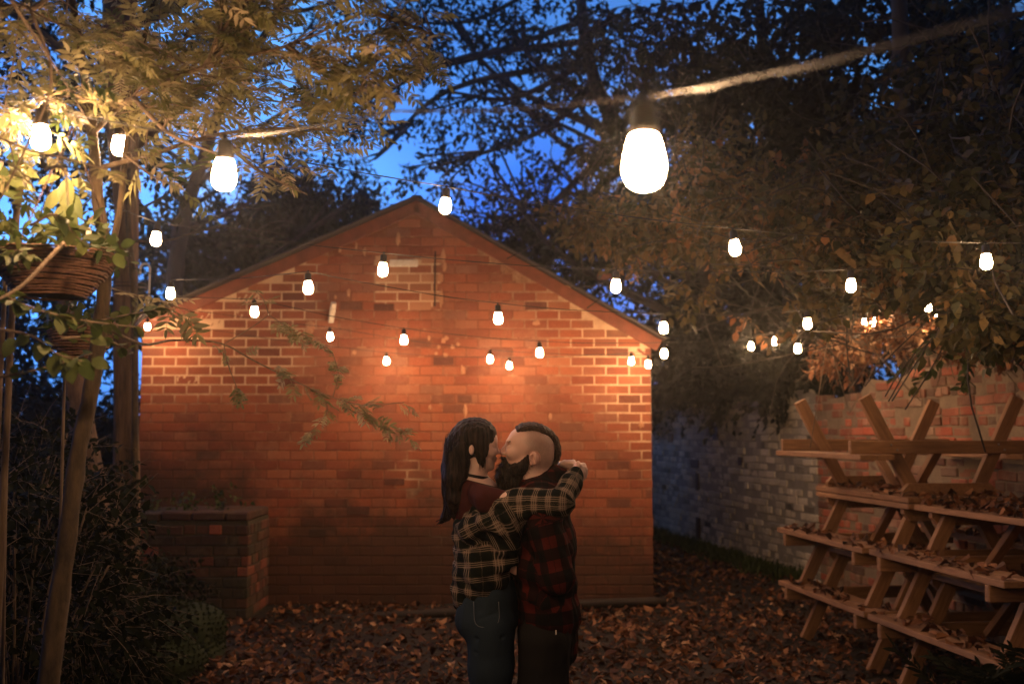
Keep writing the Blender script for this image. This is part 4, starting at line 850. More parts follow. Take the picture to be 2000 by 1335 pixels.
# creeper and debris along the wall top
iv = tag(empty('ivy', (3.9, 8, 2.2)), 'tangled creeper with pale leaves trailing over the bare brick wall top', 'ivy'); il = np.array([3.9, 8, 2.2])
mb = MB(); mt = MB()
for px, py, d, r_, n_ in ((1700, 660, 8.6, .28, 60), (1780, 640, 8.2, .3, 80), (1860, 650, 7.6, .28, 80), (1950, 640, 7.2, .3, 90), (2010, 660, 6.9, .3, 60), (1640, 700, 9.2, .25, 50)):
    st, dd = blob_leaves(mb, LV_DEAD[0], P(px, py, d), (r_, r_, r_ * .45), n_, 5, .15, .07, g, base=.2); twigs(mt, st, dd, .3, .003)
iv1 = mb.build('dead_leaves', M['leaf_dead'], iv, True, il)
for k in range(60):
    a = P(g.uniform(1640, 2010), g.uniform(600, 700), g.uniform(7, 8.8)); pp = path([a, a + g.normal(0, .15, 3), a + g.normal(0, .3, 3) + [0, -.1, -.1]], 4); mt.tube(pp, .004, 4)
mt.build('twigs', M['twig'], iv, True, il)
mb = MB(); vv = [PP((2000, 590, 6.4), (1900, 640, 6.6), (1840, 700, 6.8), (1780, 760, 7.0)), PP((1880, 650, 6.6), (1890, 720, 6.6), (1880, 760, 6.6)), PP((1840, 640, 6.7), (1800, 680, 6.9), (1740, 745, 7.1))]
for b_ in vv: leaves_on(mb, b_, 34, .075, LV_OVAL, sp_=.5, tone=(.1, .9))
mb.build('leaves', M['leaf_green'], iv, True, il)
mb = MB()
for b_ in vv: mb.tube(b_, .004, 5)
mb.build('vine', M['twig'], iv, True, il)
# weeds at the foot of the painted wall and ferns at the lower right
gr = MB(); n_ = 5200; t = g.uniform(.2, 6.5, n_); off = np.abs(g.normal(0, .16, n_)) + .02
pos = O[None] + wdir * t[:, None] + wn_ * off[:, None]; pos[:, 2] = 0; d = unit(g.standard_normal((n_, 3)) * .4 + np.array([0, 0, 1.0]))
gr.scatter(leaf_tpl(.10, .2, .3, 2)[0], leaf_tpl(.10, .2, .3, 2)[1], pos, d, rdir(n_, g), g.uniform(.05, .22, n_), g.random(n_) * .6)
tag(gr.build('grass', M['leaf_green']), 'weedy grass along the foot of the painted wall', 'grass', kind='stuff')
fn = tag(empty('fern', P(1960, 1240, 4.9) * [1, 1, 0]), 'dark ferny plant in front of the near tables, bottom right corner', 'fern')
mb = MB(); fl = []; c = P(1970, 1290, 4.9)
for k in range(60):
    a = g.uniform(0, 6.28); e = g.uniform(.4, 1.2); fl.append((c * [1, 1, 0] + [g.normal(0, .12), g.normal(0, .12), g.uniform(0, .45)], (math.cos(a) * math.cos(e), math.sin(a) * math.cos(e), math.sin(e))))
FERN = pinnate_tpl(13, .20, .26, .45, 9); mb.scatter(FERN[0], FERN[1], np.array([f[0] for f in fl]), np.array([f[1] for f in fl]), np.tile([0, 0, 1.0], (60, 1)) + g.normal(0, .1, (60, 3)), g.uniform(.3, .55, 60), g.random(60))
mb.build('fronds', M['leaf_dark'], fn, True, np.array(fn.location))

# ---- unseen foliage round and above the yard, added to block sky light
g = np.random.default_rng(21); N = 15000
az = g.uniform(R(48), R(312), N); rad = g.uniform(9, 12, N); z = 11 * g.random(N) ** .9; pos = np.stack([np.sin(az) * rad, np.cos(az) * rad, z], 1)
N2 = 9000; pos2 = np.stack([g.uniform(-10, 10, N2), g.uniform(-10, 6.0, N2), g.uniform(6.5, 9.5, N2)], 1); pos2 = pos2[pos2[:, 2] > 1.9 + .62 * np.maximum(pos2[:, 1], 0) + .03 * pos2[:, 0] ** 2]
pos = np.concatenate([pos[(pos[:, 0] > -9.5) | (pos[:, 1] < 3)], pos2]); n = len(pos); mb = MB()
mb.scatter(LV_BROAD[0], LV_BROAD[1], pos, rdir(n, g), rdir(n, g), g.uniform(.35, .7, n), g.random(n))
tag(mb.build('shade_canopy', M['leaf_back']), 'unseen dark foliage added around and above the yard to block sky light', 'shade_canopy', kind='stuff')
# ================================================================== people: signed-distance bodies meshed with surface nets
PD = 3.9
def C1(cx, cy, dy=0.0):      # detail of the heads and arms (1 unit = .406 mm)
    p = P(820 + cx / 4.945, 790 + cy / 4.945, PD); p[1] += dy; return p
def C2(px, py, dy=0.0):
    p = P(px, py, PD); p[1] += dy; return p
S1 = PD / F / 4.945
class SDF:
    def __init__(s, lo, hi, h=.005):
        s.h = h; s.lo = np.asarray(lo, float); s.n = np.ceil((np.asarray(hi) - s.lo) / h).astype(int) + 1
        s.f = np.full(s.n, .15, np.float32); s.ax = [s.lo[i] + h * np.arange(s.n[i]) for i in range(3)]; s.chain = []
    def _sub(s, lo, hi):
        a = np.clip(((lo - s.lo) / s.h).astype(int), 0, s.n); b = np.clip(((hi - s.lo) / s.h).astype(int) + 2, 0, s.n)
        sl = tuple(slice(a[i], b[i]) for i in range(3)); return sl, np.meshgrid(*[s.ax[i][sl[i]] for i in range(3)], indexing='ij')
    def _put(s, sl, d, k, sub=False):
        a = s.f[sl]
        if sub:
            d = -d; h_ = np.clip(.5 - .5 * (a - d) / k, 0, 1); s.f[sl] = a + (d - a) * h_ + k * h_ * (1 - h_)
        else:
            h_ = np.clip(.5 + .5 * (a - d) / k, 0, 1); s.f[sl] = a + (d - a) * h_ - k * h_ * (1 - h_)
    def cap(s, p0, p1, r0, r1=None, k=.012, sub=False, flat=None, u0=0.0, uv=True):
        """tapering limb; flat=(axis vector, factor) squashes it along one direction"""
        r1 = r0 if r1 is None else r1; p0, p1 = np.asarray(p0, float), np.asarray(p1, float); R_ = max(r0, r1) * (1.0 if flat is None or flat[1] >= 1 else 1.0 / min(1, flat[1])) + k * 2 + .012
        sl, (X, Y, Z) = s._sub(np.minimum(p0, p1) - R_, np.maximum(p0, p1) + R_); ab = p1 - p0; L2 = ab.dot(ab) + 1e-12
        q = [X - p0[0], Y - p0[1], Z - p0[2]]; t = np.clip((q[0] * ab[0] + q[1] * ab[1] + q[2] * ab[2]) / L2, 0, 1)
        e = [q[i] - t * ab[i] for i in range(3)]
        if flat is not None:
            n_ = unit(np.asarray(flat[0], float)); w = e[0] * n_[0] + e[1] * n_[1] + e[2] * n_[2]; e = [e[i] + n_[i] * w * (1 / flat[1] - 1) for i in range(3)]
        d = np.sqrt(e[0] ** 2 + e[1] ** 2 + e[2] ** 2) - (r0 + (r1 - r0) * t)
        if flat is not None: d = d * min(1, flat[1]) if flat[1] < 1 else d
        s._put(sl, d, k, sub)
        if uv and not sub: s.chain.append((p0, p1, max(r0, r1), u0))
        return u0 + math.sqrt(L2)
    def limb(s, pts, rad, k=.015, **kw):
        u = kw.pop('u0', 0.0)
        for i in range(len(pts) - 1): u = s.cap(pts[i], pts[i + 1], rad[i], rad[i + 1], k, u0=u, **kw)
    def ell(s, c, r, k=.012, sub=False, rot=None):
        """ellipsoid; rot tilts it in the side (x, z) plane"""
        c, r = np.asarray(c, float), np.asarray(r, float); R_ = r.max() + k * 2 + .012; sl, (X, Y, Z) = s._sub(c - R_, c + R_); x, y, z = X - c[0], Y - c[1], Z - c[2]
        if rot: ca_, sa_ = math.cos(rot), math.sin(rot); x, z = x * ca_ + z * sa_, -x * sa_ + z * ca_
        q = np.sqrt((x / r[0]) ** 2 + (y / r[1]) ** 2 + (z / r[2]) ** 2) + 1e-6; g_ = np.sqrt((x / r[0] ** 2) ** 2 + (y / r[1] ** 2) ** 2 + (z / r[2] ** 2) ** 2) + 1e-6
        s._put(sl, q * (q - 1) / g_, k, sub)
    def warp(s, fn, band=.03):
        X, Y, Z = np.meshgrid(*s.ax, indexing='ij', sparse=True); s.f += np.where(np.abs(s.f) < band, fn(X, Y, Z), 0).astype(np.float32)
    def mesh(s):
        f = s.f; f[0] = f[-1] = .1; f[:, 0] = f[:, -1] = .1; f[:, :, 0] = f[:, :, -1] = .1
        I = f < 0; c = np.zeros(s.n - 1, np.int8)
        for i in (0, 1):
            for j in (0, 1):
                for k in (0, 1): c += I[i:s.n[0] - 1 + i, j:s.n[1] - 1 + j, k:s.n[2] - 1 + k]
        cell = np.argwhere((c > 0) & (c < 8)); idx = np.full(s.n - 1, -1, np.int32); idx[tuple(cell.T)] = np.arange(len(cell))
        acc = np.zeros((len(cell), 3)); cnt = np.zeros(len(cell)); cs = [(i, j, k) for i in (0, 1) for j in (0, 1) for k in (0, 1)]
        for a in cs:
            for b in cs:
                if sum(np.abs(np.subtract(a, b))) == 1 and a < b:
                    fa = f[tuple((cell + a).T)]; fb = f[tuple((cell + b).T)]; m = (fa < 0) != (fb < 0); t = np.where(m, fa / np.where(m, fa - fb, 1), 0)
                    acc[m] += (np.array(a) + (np.array(b) - np.array(a)) * t[:, None])[m]; cnt[m] += 1
        V = s.lo + s.h * (cell + acc / cnt[:, None]); Q = []
        for ax in range(3):
            o1, o2 = (ax + 1) % 3, (ax + 2) % 3; sl0 = [slice(None)] * 3; sl1 = [slice(None)] * 3; sl0[ax] = slice(0, -1); sl1[ax] = slice(1, None)
            a, b = I[tuple(sl0)], I[tuple(sl1)]; e = np.argwhere(a != b); ins = a[tuple(e.T)]; d1 = np.zeros(3, int); d1[o1] = 1; d2 = np.zeros(3, int); d2[o2] = 1
            q = np.stack([idx[tuple((e - d1 - d2).T)], idx[tuple((e - d2).T)], idx[tuple(e.T)], idx[tuple((e - d1).T)]], 1); q[~ins] = q[~ins][:, ::-1]; Q.append(q)
        Q = np.concatenate(Q)
        for it in range(1):   # one light smoothing
            A = np.zeros_like(V); n_ = np.zeros(len(V))
            for i in range(4):
                np.add.at(A, Q[:, i], V[Q[:, (i + 1) % 4]]); np.add.at(n_, Q[:, i], 1)
            V = V * .6 + .4 * A / np.maximum(n_, 1)[:, None]
        return V, Q
    def uv(s, V):
        """cloth coordinates: metres along and around the nearest limb"""
        best = np.full(len(V), 9.0); out = np.zeros((len(V), 3))
        for p0, p1, r, u0 in s.chain:
            ab = p1 - p0; L = np.linalg.norm(ab) + 1e-9; w = ab / L; t = (V - p0) @ w; tc_ = np.clip(t, 0, L); e = V - p0 - tc_[:, None] * w; d = np.linalg.norm(e, axis=1) - r
            a = np.cross(w, (0, 1.0, 0)); a = a / (np.linalg.norm(a) + 1e-9) if np.linalg.norm(a) > .2 else np.array([1.0, 0, 0]); b = np.cross(w, a); ang = np.arctan2(e @ a, -(e @ b) * np.sign(b[1] + 1e-9) * -1)
            m = d < best; best[m] = d[m]; out[m, 0] = (u0 + t)[m]; out[m, 1] = (ang * r)[m]; out[m, 2] = 0
        return out
def sdf_obj(s, name, mat, parent, col=None, uv=False, clip=None):
    V, Q = s.mesh(); A = col(V) if col is not None else (s.uv(V) if uv else 0.0)
    mb = MB(); mb.add(V, Q=Q, a=A); return mb.build(name, mat, parent, True, np.array(parent.location))

def mk(lo, hi, h=.004):
    lo, hi = np.asarray(lo), np.asarray(hi); return SDF(np.minimum(lo, hi), np.maximum(lo, hi), h)
# materials
def skin_mat(name, base, stub):
    m, nt, b = newmat(name); a = attr(nt); s = sep(nt, a.outputs['Vector']); n = noise(nt, 320, 3); n2 = noise(nt, 30, 3)
    c = mixc(nt, .18, base, n2.outputs['Fac'], 'OVERLAY'); c = mixc(nt, math_(nt, 'MULTIPLY', s[1], .8), c, (.50, .13, .10)); f = math_(nt, 'MULTIPLY', s[0], math_(nt, 'ADD', math_(nt, 'MULTIPLY', n.outputs['Fac'], .8), .25), clamp=True); c = mixc(nt, f, c, stub)
    nt.links.new(c, b.inputs['Base Color']); b.inputs['Roughness'].default_value = .5; b.inputs['Subsurface Weight'].default_value = .12; b.inputs['Subsurface Radius'].default_value = (.012, .005, .003); b.inputs['Subsurface Scale'].default_value = .5
    bump(nt, b, n.outputs['Fac'], .15, .001); return m
M['skin_w'] = skin_mat('fair_skin', (.70, .46, .38), (.10, .06, .045)); M['skin_m'] = skin_mat('ruddy_skin', (.68, .41, .33), (.07, .045, .035))
def hair_mat(name, c0, c1, sc=(1, 1, .08)):
    m, nt, b = newmat(name); t = nt.nodes.new('ShaderNodeTexCoord'); v = mulvec(nt, t.outputs['Object'], sc); n = noise(nt, 110, 4, v)
    r = ramp(nt, [(.38, c0), (.62, c1)]); nt.links.new(n.outputs['Fac'], r.inputs[0]); nt.links.new(r.outputs[0], b.inputs['Base Color']); b.inputs['Roughness'].default_value = .5; b.inputs['Specular IOR Level'].default_value = .18
    bump(nt, b, n.outputs['Fac'], 1.0, .010); return m
M['hair_w'] = hair_mat('dark_brown_hair', (.003, .002, .002), (.036, .020, .014)); M['hair_m'] = hair_mat('brown_hair', (.022, .013, .009), (.07, .04, .024), (1, 1, 1)); M['beard'] = hair_mat('dark_beard', (.008, .006, .005), (.035, .021, .014), (1, 1, .25))
def plaid_mat(name, base, band, line, per=.052, cross=None, wb=.24, fine=True):
    m, nt, b = newmat(name); a = attr(nt); s = sep(nt, a.outputs['Vector']); n = noise(nt, 400, 2)
    def bandf(x, w):   # 1 inside a band of relative width w
        f = math_(nt, 'FRACT', math_(nt, 'MULTIPLY', x, 1 / per)); d = math_(nt, 'ABSOLUTE', math_(nt, 'SUBTRACT', f, .5)); return math_(nt, 'LESS_THAN', d, w / 2), d
    bu, du = bandf(s[0], wb * 2); bv, dv = bandf(s[1], wb * 2); both = math_(nt, 'MULTIPLY', bu, bv); one = math_(nt, 'MAXIMUM', bu, bv)
    c = mixc(nt, math_(nt, 'MULTIPLY', one, .40), base, band); c = mixc(nt, math_(nt, 'MULTIPLY', both, .70), c, cross or band)
    if fine:
        def lines(d):
            l = None
            for p_ in (0.0, .13):
                q = math_(nt, 'LESS_THAN', math_(nt, 'ABSOLUTE', math_(nt, 'SUBTRACT', d, p_)), .022); l = q if l is None else math_(nt, 'MAXIMUM', l, q)
            return l
        c = mixc(nt, math_(nt, 'MULTIPLY', math_(nt, 'MAXIMUM', lines(du), lines(dv)), .5), c, line)
    c = mixc(nt, .3, c, n.outputs['Fac'], 'OVERLAY'); nt.links.new(c, b.inputs['Base Color']); b.inputs['Roughness'].default_value = .9; b.inputs['Specular IOR Level'].default_value = .08; bump(nt, b, n.outputs['Fac'], .3, .001); return m
M['plaid_w'] = plaid_mat('green_cream_plaid', (.006, .008, .006), (.035, .030, .022), (.40, .30, .22), .054, (.15, .095, .07))
M['plaid_m'] = plaid_mat('red_black_check', (.007, .006, .006), (.035, .007, .006), (.1, .02, .02), .085, (.10, .013, .010), .25, False)
M['tee'] = plain_mat('burgundy_jersey', (.055, .014, .013), .85, nscale=200, var=.2); M['denim'] = plain_mat('blue_denim', (.022, .034, .046), .85, nscale=300, var=.35, bs=.3)
M['denim_seam'] = plain_mat('faded_seam', (.10, .11, .12), .85); M['trousers'] = plain_mat('black_twill', (.014, .013, .013), .85, nscale=200, var=.2); M['boot'] = plain_mat('black_leather', (.015, .012, .010), .5); M['choker'] = plain_mat('black_velvet_band', (.01, .008, .009), .7); [setattr(M[k_].node_tree.nodes['Principled BSDF'].inputs['Specular IOR Level'], 'default_value', .1) for k_ in ('tee', 'denim', 'trousers')]; M['ring'] = plain_mat('silver_ring', (.8, .75, .7), .25, 1, bs=0)
def folds(amp, ks, seed):
    gg = np.random.default_rng(seed); w = [(gg.standard_normal(3) * k, gg.random() * 6.28) for k in ks for _ in range(3)]
    def fn(X, Y, Z):
        o_ = 0
        for v, ph in w: o_ = o_ + np.sin(X * v[0] + Y * v[1] + Z * v[2] + ph)
        return amp * o_ / 3
    return fn

# ------------------------------------------------ woman (faces +x)
wl = C2(945, 1687) * [1, 1, 0]
wom = tag(empty('person', wl), 'long-haired person in plaid shirt and jeans, arms round the bearded one\'s neck', 'person'); WY = -.005
def c(x, y, dy=0.0): return C1(x, y, WY + dy)
s = mk(C2(855, 1700, -.34), C2(1150, 805, .33), .004)
s.ell(c(545, 345), (.080, .073, .082), .01); s.ell(c(640, 425), (.036, .056, .058), .02); s.ell(c(640, 545), (.032, .046, .036), .018)
s.cap(c(600, 560, -.038), c(672, 592, -.012), .013, .012, .014); s.cap(c(600, 560, .038), c(672, 592, .012), .013, .012, .014)      # jaw
s.ell(c(686, 598), (.013, .018, .013), .012)                                                                             # chin
s.ell(c(690, 340), (.018, .048, .026), .018)                                                                             # forehead
s.cap(c(722, 375), c(756, 452), .0048, .0075, .008); s.ell(c(758, 458), (.0085, .0085, .007), .004); s.ell(c(742, 468, -.009), (.008, .006, .006), .004); s.ell(c(742, 468, .009), (.008, .006, .006), .004)
s.ell(c(690, 452, -.036), (.022, .018, .018), .02); s.ell(c(690, 452, .036), (.022, .018, .018), .02)                     # cheeks
s.ell(c(722, 398, -.033), (.011, .015, .010), .008, True); s.ell(c(722, 398, .033), (.011, .015, .010), .008, True)
for sg in (-1, 1): s.ell(c(708, 402, .031 * sg), (.0105, .013, .0095), .003)
s.cap(c(727, 512, -.014), c(727, 512, .014), .0058, k=.006); s.ell(c(733, 513), (.006, .012, .0045), .004); s.ell(c(729, 541), (.0065, .013, .0052), .004); s.cap(c(738, 527, -.018), c(738, 527, .018), .0016, k=.003, sub=True)
for sg in (-1, 1): s.ell(c(508, 432, .080 * sg), (.0105, .010, .020), .004); s.ell(c(512, 430, .090 * sg), (.005, .005, .010), .003, True)
s.cap(c(540, 560), c(500, 740), .046, .050, .018); s.cap(c(500, 740), c(480, 800), .05, .07, .03)
wsh = {-1: c(690, 905, -.150), 1: c(690, 890, .150)}
T = [c(590, 860), c(540, 1050), C2(945, 1080, WY), C2(948, 1130, WY), C2(957, 1190, WY)]
s.limb(T, [.070, .065, .060, .065, .075], .02)
for sg in (-1, 1): s.cap(c(600, 870), wsh[sg], .05, .043, .02)
s.cap(C2(957, 1200, WY - .055), C2(957, 1200, WY + .055), .078, k=.02)
for sg in (-1, 1): s.limb([C2(960, 1210, WY + .085 * sg), C2(958, 1440, WY + .08 * sg), C2(948, 1645, WY + .075 * sg), C2(948, 1668, WY + .075 * sg)], [.066, .046, .034, .036], .02); s.cap(C2(945, 1670, WY + .075 * sg), C2(1000, 1678, WY + .08 * sg), .034, .026, .02)
wel = {-1: c(1325, 905, -.235), 1: c(1260, 800, .235)}; wwr = {-1: c(1490, 655, -.115), 1: c(1345, 640, .10)}
s.limb([wsh[-1], wel[-1], wwr[-1]], [.040, .031, .022], .015); s.limb([wsh[1], wel[1], wwr[1]], [.043, .036, .023], .015)
# near hand: palm then four fingers closing over the other hand, thumb from the side
pn = c(1520, 610, -.095); s.cap(wwr[-1], pn, .023, .026, .01, flat=((.5, -.6, .6), .62))
for i, (a, b_, d_, e_) in enumerate((((1530, 575, -.10), (1566, 572, -.085), (1588, 615, -.07), (1580, 650, -.075)), ((1535, 595, -.105), (1572, 600, -.09), (1590, 650, -.075), (1572, 690, -.08)),
                                     ((1528, 615, -.108), (1560, 635, -.10), (1578, 680, -.085), (1556, 708, -.09)), ((1515, 635, -.110), (1540, 660, -.105), (1556, 695, -.095), (1540, 718, -.095)))):
    s.limb([c(*a), c(*b_), c(*d_), c(*e_)], [.0092, .0088, .0080, .0070], .003)
s.limb([c(1500, 615, -.112), c(1520, 575, -.12), c(1508, 548, -.115)], [.011, .009, .0078], .003)
# far hand: from behind the neck, fingers laced towards the near hand
pf = c(1410, 570, .03); s.cap(wwr[1], c(1385, 600, .06), .022, .021, .01); s.cap(c(1385, 600, .06), pf, .021, .023, .01, flat=((0, .3, 1), .62))
for a, b_, d_, e_ in (((1400, 553, .02), (1440, 550, -.02), (1480, 556, -.06), (1500, 575, -.08)), ((1415, 560, .015), (1455, 562, -.03), (1495, 570, -.07), (1520, 590, -.085)),
                      ((1420, 575, .01), (1465, 580, -.03), (1510, 590, -.065), (1545, 600, -.07)), ((1425, 590, .015), (1470, 600, -.02), (1515, 615, -.05), (1548, 640, -.055))):
    s.limb([c(*a), c(*b_), c(*d_), c(*e_)], [.0092, .0088, .0080, .0070], .003)
s.limb([c(1400, 585, .04), c(1440, 558, .0), c(1478, 542, -.05)], [.011, .0095, .008], .003)
def wcol(V):
    A = np.zeros((len(V), 3)); q = c(733, 527); A[:, 1] = np.clip(1 - np.linalg.norm((V - q) * [1, .6, 1.1], axis=1) / .013, 0, 1) * 1.6
    for sg in (-1, 1): q = c(708, 400, .036 * sg); A[:, 0] = np.maximum(A[:, 0], np.clip(1.1 - np.linalg.norm((V - q) * [.8, .7, 1.3], axis=1) / .013, 0, .45))
    ch = c(690, 455, -.04); A[:, 1] = np.maximum(A[:, 1], np.clip(.3 - np.linalg.norm(V - ch, axis=1) * 6, 0, .2)); return A
body = sdf_obj(s, 'body', M['skin_w'], wom, wcol)
mb = MB()
for sg in (-1, 1):
    mb.tube(path([c(690, 400, .042 * sg), c(708, 409, .040 * sg), c(726, 404, .033 * sg), c(733, 400, .026 * sg)], 4), [.0004] + [.0016] * 11 + [.0004], 5)
    for k in range(7): q0 = c(702 + k * 4.5, 407, (.0405 - .0022 * k) * sg); mb.tube([q0, q0 + np.array([.005, .002 * sg * -1, -.004])], [.0006, .0002], 3)
    mb.tube(path([c(676, 352, .040 * sg), c(700, 340, .041 * sg), c(726, 350, .033 * sg), c(735, 357, .022 * sg)], 4), [.0005] + [.0020] * 10 + [.0014, .0005], 5)
mb.build('eyelashes_and_brows', M['beard'], wom, True, wl)
mb = MB(); mb.ico(c(722, 541, -.014), (.0028, .0028, .0028), n=1); mb.build('lip_ring', M['ring'], wom, True, wl)
# hair
s = mk(C1(120, 1200, -.17), C1(820, 90, .17))
s.ell(c(515, 330), (.089, .084, .084), .01); s.ell(c(600, 262), (.055, .072, .045), .02, rot=-.45)
s.limb([c(350, 420), c(330, 600), c(318, 800), c(300, 980)], [.055, .050, .043, .030], .03, flat=((1, 0, 0), .85)); s.limb([c(300, 980), c(255, 1070), c(195, 1140)], [.026, .016, .005], .02)
s.limb([c(340, 500, -.045), c(330, 700, -.05), c(345, 900, -.05), c(330, 1060, -.045)], [.036, .038, .032, .012], .02); s.limb([c(340, 500, .045), c(330, 700, .05), c(345, 900, .05), c(330, 1020, .045)], [.036, .038, .032, .012], .02)
s.limb([c(410, 420, -.062), c(425, 560, -.060), c(420, 680, -.055)], [.030, .024, .02], .015)
for sg in (-1, 1):
    s.limb([c(560, 290, .068 * sg), c(585, 400, .067 * sg), c(598, 500, .060 * sg), c(605, 590, .052 * sg)], [.026, .021, .015, .005], .012, flat=((0, 1, 0), .5))
    s.limb([c(640, 270, .052 * sg), c(655, 330, .056 * sg), c(640, 420, .060 * sg), c(628, 480, .058 * sg)], [.02, .013, .009, .004], .01, flat=((0, 1, 0), .6))
for k in range(9): yy = (-1 + k / 4) * .052; s.limb([c(640, 210, yy * .8), c(704 - abs(yy) * 300, 262, yy), c(728 - abs(yy) * 400, 335 + 8 * math.sin(k * 2.3), yy * 1.02)], [.014, .010, .0045], .007)
s.warp(lambda X, Y, Z: .0013 * np.sin(Y * 330 + np.sin(Z * 30) * 2) + .0013 * np.sin(X * 300 + np.sin(Z * 22 + Y * 9) * 2.2))
V, Q = s.mesh(); mb = MB(); mb.add(V, Q=Q); gh = np.random.default_rng(3)
for k in range(420):
    a = gh.uniform(-.9, .9); x0 = gh.uniform(250, 430); y0 = gh.uniform(260, 700); yy = math.copysign((.03 + .05 * abs(a)) , a); L = gh.uniform(200, 480); end = min(y0 + L, 1150)
    ft = lambda y: (235 + 25 * math.sin(y * .004) if y < 950 else 235 - (y - 950) * .2)
    xe = x0 + (ft(end) - 240) * .5; mb.tube(path([c(x0, y0, yy), c((x0 + xe) / 2 + gh.normal(0, 8), (y0 + end) / 2, yy * 1.05), c(xe + gh.normal(0, 16), end, yy * .9)], 4), [.0010] * 8 + [.0003], 3, cap=False)
for k in range(60): yy = gh.uniform(-.05, .05); x0 = 640 + gh.normal(0, 12); mb.tube(path([c(x0, 215, yy), c(708, 268, yy), c(735 - abs(yy) * 500 + gh.normal(0, 3), 330 + gh.normal(0, 12), yy * 1.1)], 4), [.001] * 8 + [.0003], 3, cap=False)
for k in range(24): x0 = gh.uniform(580, 640); mb.tube(path([c(x0, 330, -.074), c(x0 + 4, 460, -.072), c(x0 + gh.normal(0, 10), gh.uniform(540, 640), -.06)], 4), [.001] * 8 + [.0003], 3, cap=False)
for k in range(20): a = gh.uniform(2.6, 4.4); mb.tube(path([c(330, 1000, -.03), c(260 + gh.normal(0, 12), 1070, -.02), c(185 + gh.normal(0, 22), 1140 + gh.normal(0, 14), 0)], 4), [.0012] * 8 + [.0003], 3, cap=False)
mb.build('hair', M['hair_w'], wom, True, wl)
a_ = np.linspace(0, 2 * math.pi, 33); q0 = c(522, 680); mb = MB()
for dz in (-.004, -.0015, .001, .0035): mb.tube(np.stack([q0[0] + .0570 * np.cos(a_), q0[1] + .0555 * np.sin(a_), q0[2] + dz - .011 * np.cos(a_)], 1), .0022, 6, cap=False)
mb.build('choker', M['choker'], wom, True, wl)
# t-shirt
s = mk(C1(200, 1650, -.26), C1(960, 690, .26), .0045)
s.limb([c(590, 815), c(580, 930), c(545, 1080), C2(938, 1060, WY), C2(943, 1110, WY)], [.062, .087, .083, .080, .080], .03); s.cap(c(500, 735), c(525, 790), .056, .062, .02)
s.ell(c(680, 960), (.055, .105, .055), .03); s.ell(c(480, 880), (.045, .095, .07), .03)
for sg in (-1, 1): s.limb([c(560, 812, .05 * sg), c(620, 835, .11 * sg), wsh[sg] + [-.01, 0, .006], wsh[sg] + [.040, -.005, -.002]], [.050, .052, .050, .047], .02)
s.warp(folds(.0026, (36, 70), 4)); X, Y, Z = np.meshgrid(*s.ax, indexing='ij', sparse=True); s.f = np.maximum(s.f, (Z - C1(0, 722)[2] - (X - C1(500, 0)[0]) * -.25) * .9).astype(np.float32); sdf_obj(s, 'tshirt', M['tee'], wom)
# plaid shirt slipped off the shoulders: sleeves, draped edge, body and tail
s = mk(C2(850, 1230, -.36), C2(1140, 880, .36), .004)
s.limb([c(815, 915, -.155), c(1060, 900, -.195), wel[-1] + [0, 0, .0], c(1420, 760, -.175), c(1478, 672, -.122)], [.047, .048, .047, .040, .034], .02)
s.limb([c(900, 900, .168), wel[1], c(1345, 655, .11)], [.055, .052, .036], .02)
s.limb([c(960, 905, -.175), c(820, 985, -.180), c(640, 1090, -.165), c(500, 1165, -.13)], [.038, .033, .028, .026], .035, u0=.3); s.cap(c(500, 1165, -.13), c(440, 1200, -.06), .034, .045, .03, uv=False)
s.limb([c(900, 900, .17), c(640, 1090, .165), c(440, 1170, .10)], [.040, .034, .05], .02)
s.limb([c(600, 1130), C2(936, 1050, WY), C2(942, 1085, WY), C2(946, 1125, WY), C2(944, 1158, WY)], [.095, .088, .100, .108, .098], .03, flat=((0, 1, 0), 1.42), u0=.1)
s.cap(C2(918, 1060, WY - .06), C2(905, 1165, WY - .05), .045, .040, .03, uv=False); s.cap(C2(915, 1070, WY + .05), C2(905, 1165, WY + .05), .045, .04, .03, uv=False)
s.cap(c(1000, 980, -.185), c(780, 1110, -.165), .040, .05, .03, uv=False); s.cap(c(880, 1040, -.15), C2(985, 1080, -.12), .06, .05, .03, uv=False)
f0 = folds(.0046, (28, 60), 8)
s.warp(lambda X, Y, Z: f0(X, Y, Z) + .0030 * np.sin((X * .8 + Z * 1.0) * 95 + 2 * np.sin(Y * 14)) * (Z < 1.42))
# hem slants up towards the front
X, Y, Z = np.meshgrid(*s.ax, indexing='ij', sparse=True); h0, h1 = C2(893, 1190), C2(1012, 1122); cutz = h0[2] + (X - h0[0]) * (h1[2] - h0[2]) / (h1[0] - h0[0]) + .006 * np.sin(X * 60 + Y * 30)
s.f = np.where(X < C2(1030, 0)[0], np.maximum(s.f, (cutz - Z) * .8), s.f).astype(np.float32)
sdf_obj(s, 'plaid_shirt', M['plaid_w'], wom, uv=True)
mb = MB(); a0 = c(1466, 700, -.128)
mb.ico(c(1545, 728, -.10), (.0042,) * 3, n=1); mb.build('cuff_button', M['ring'], wom, True, wl)
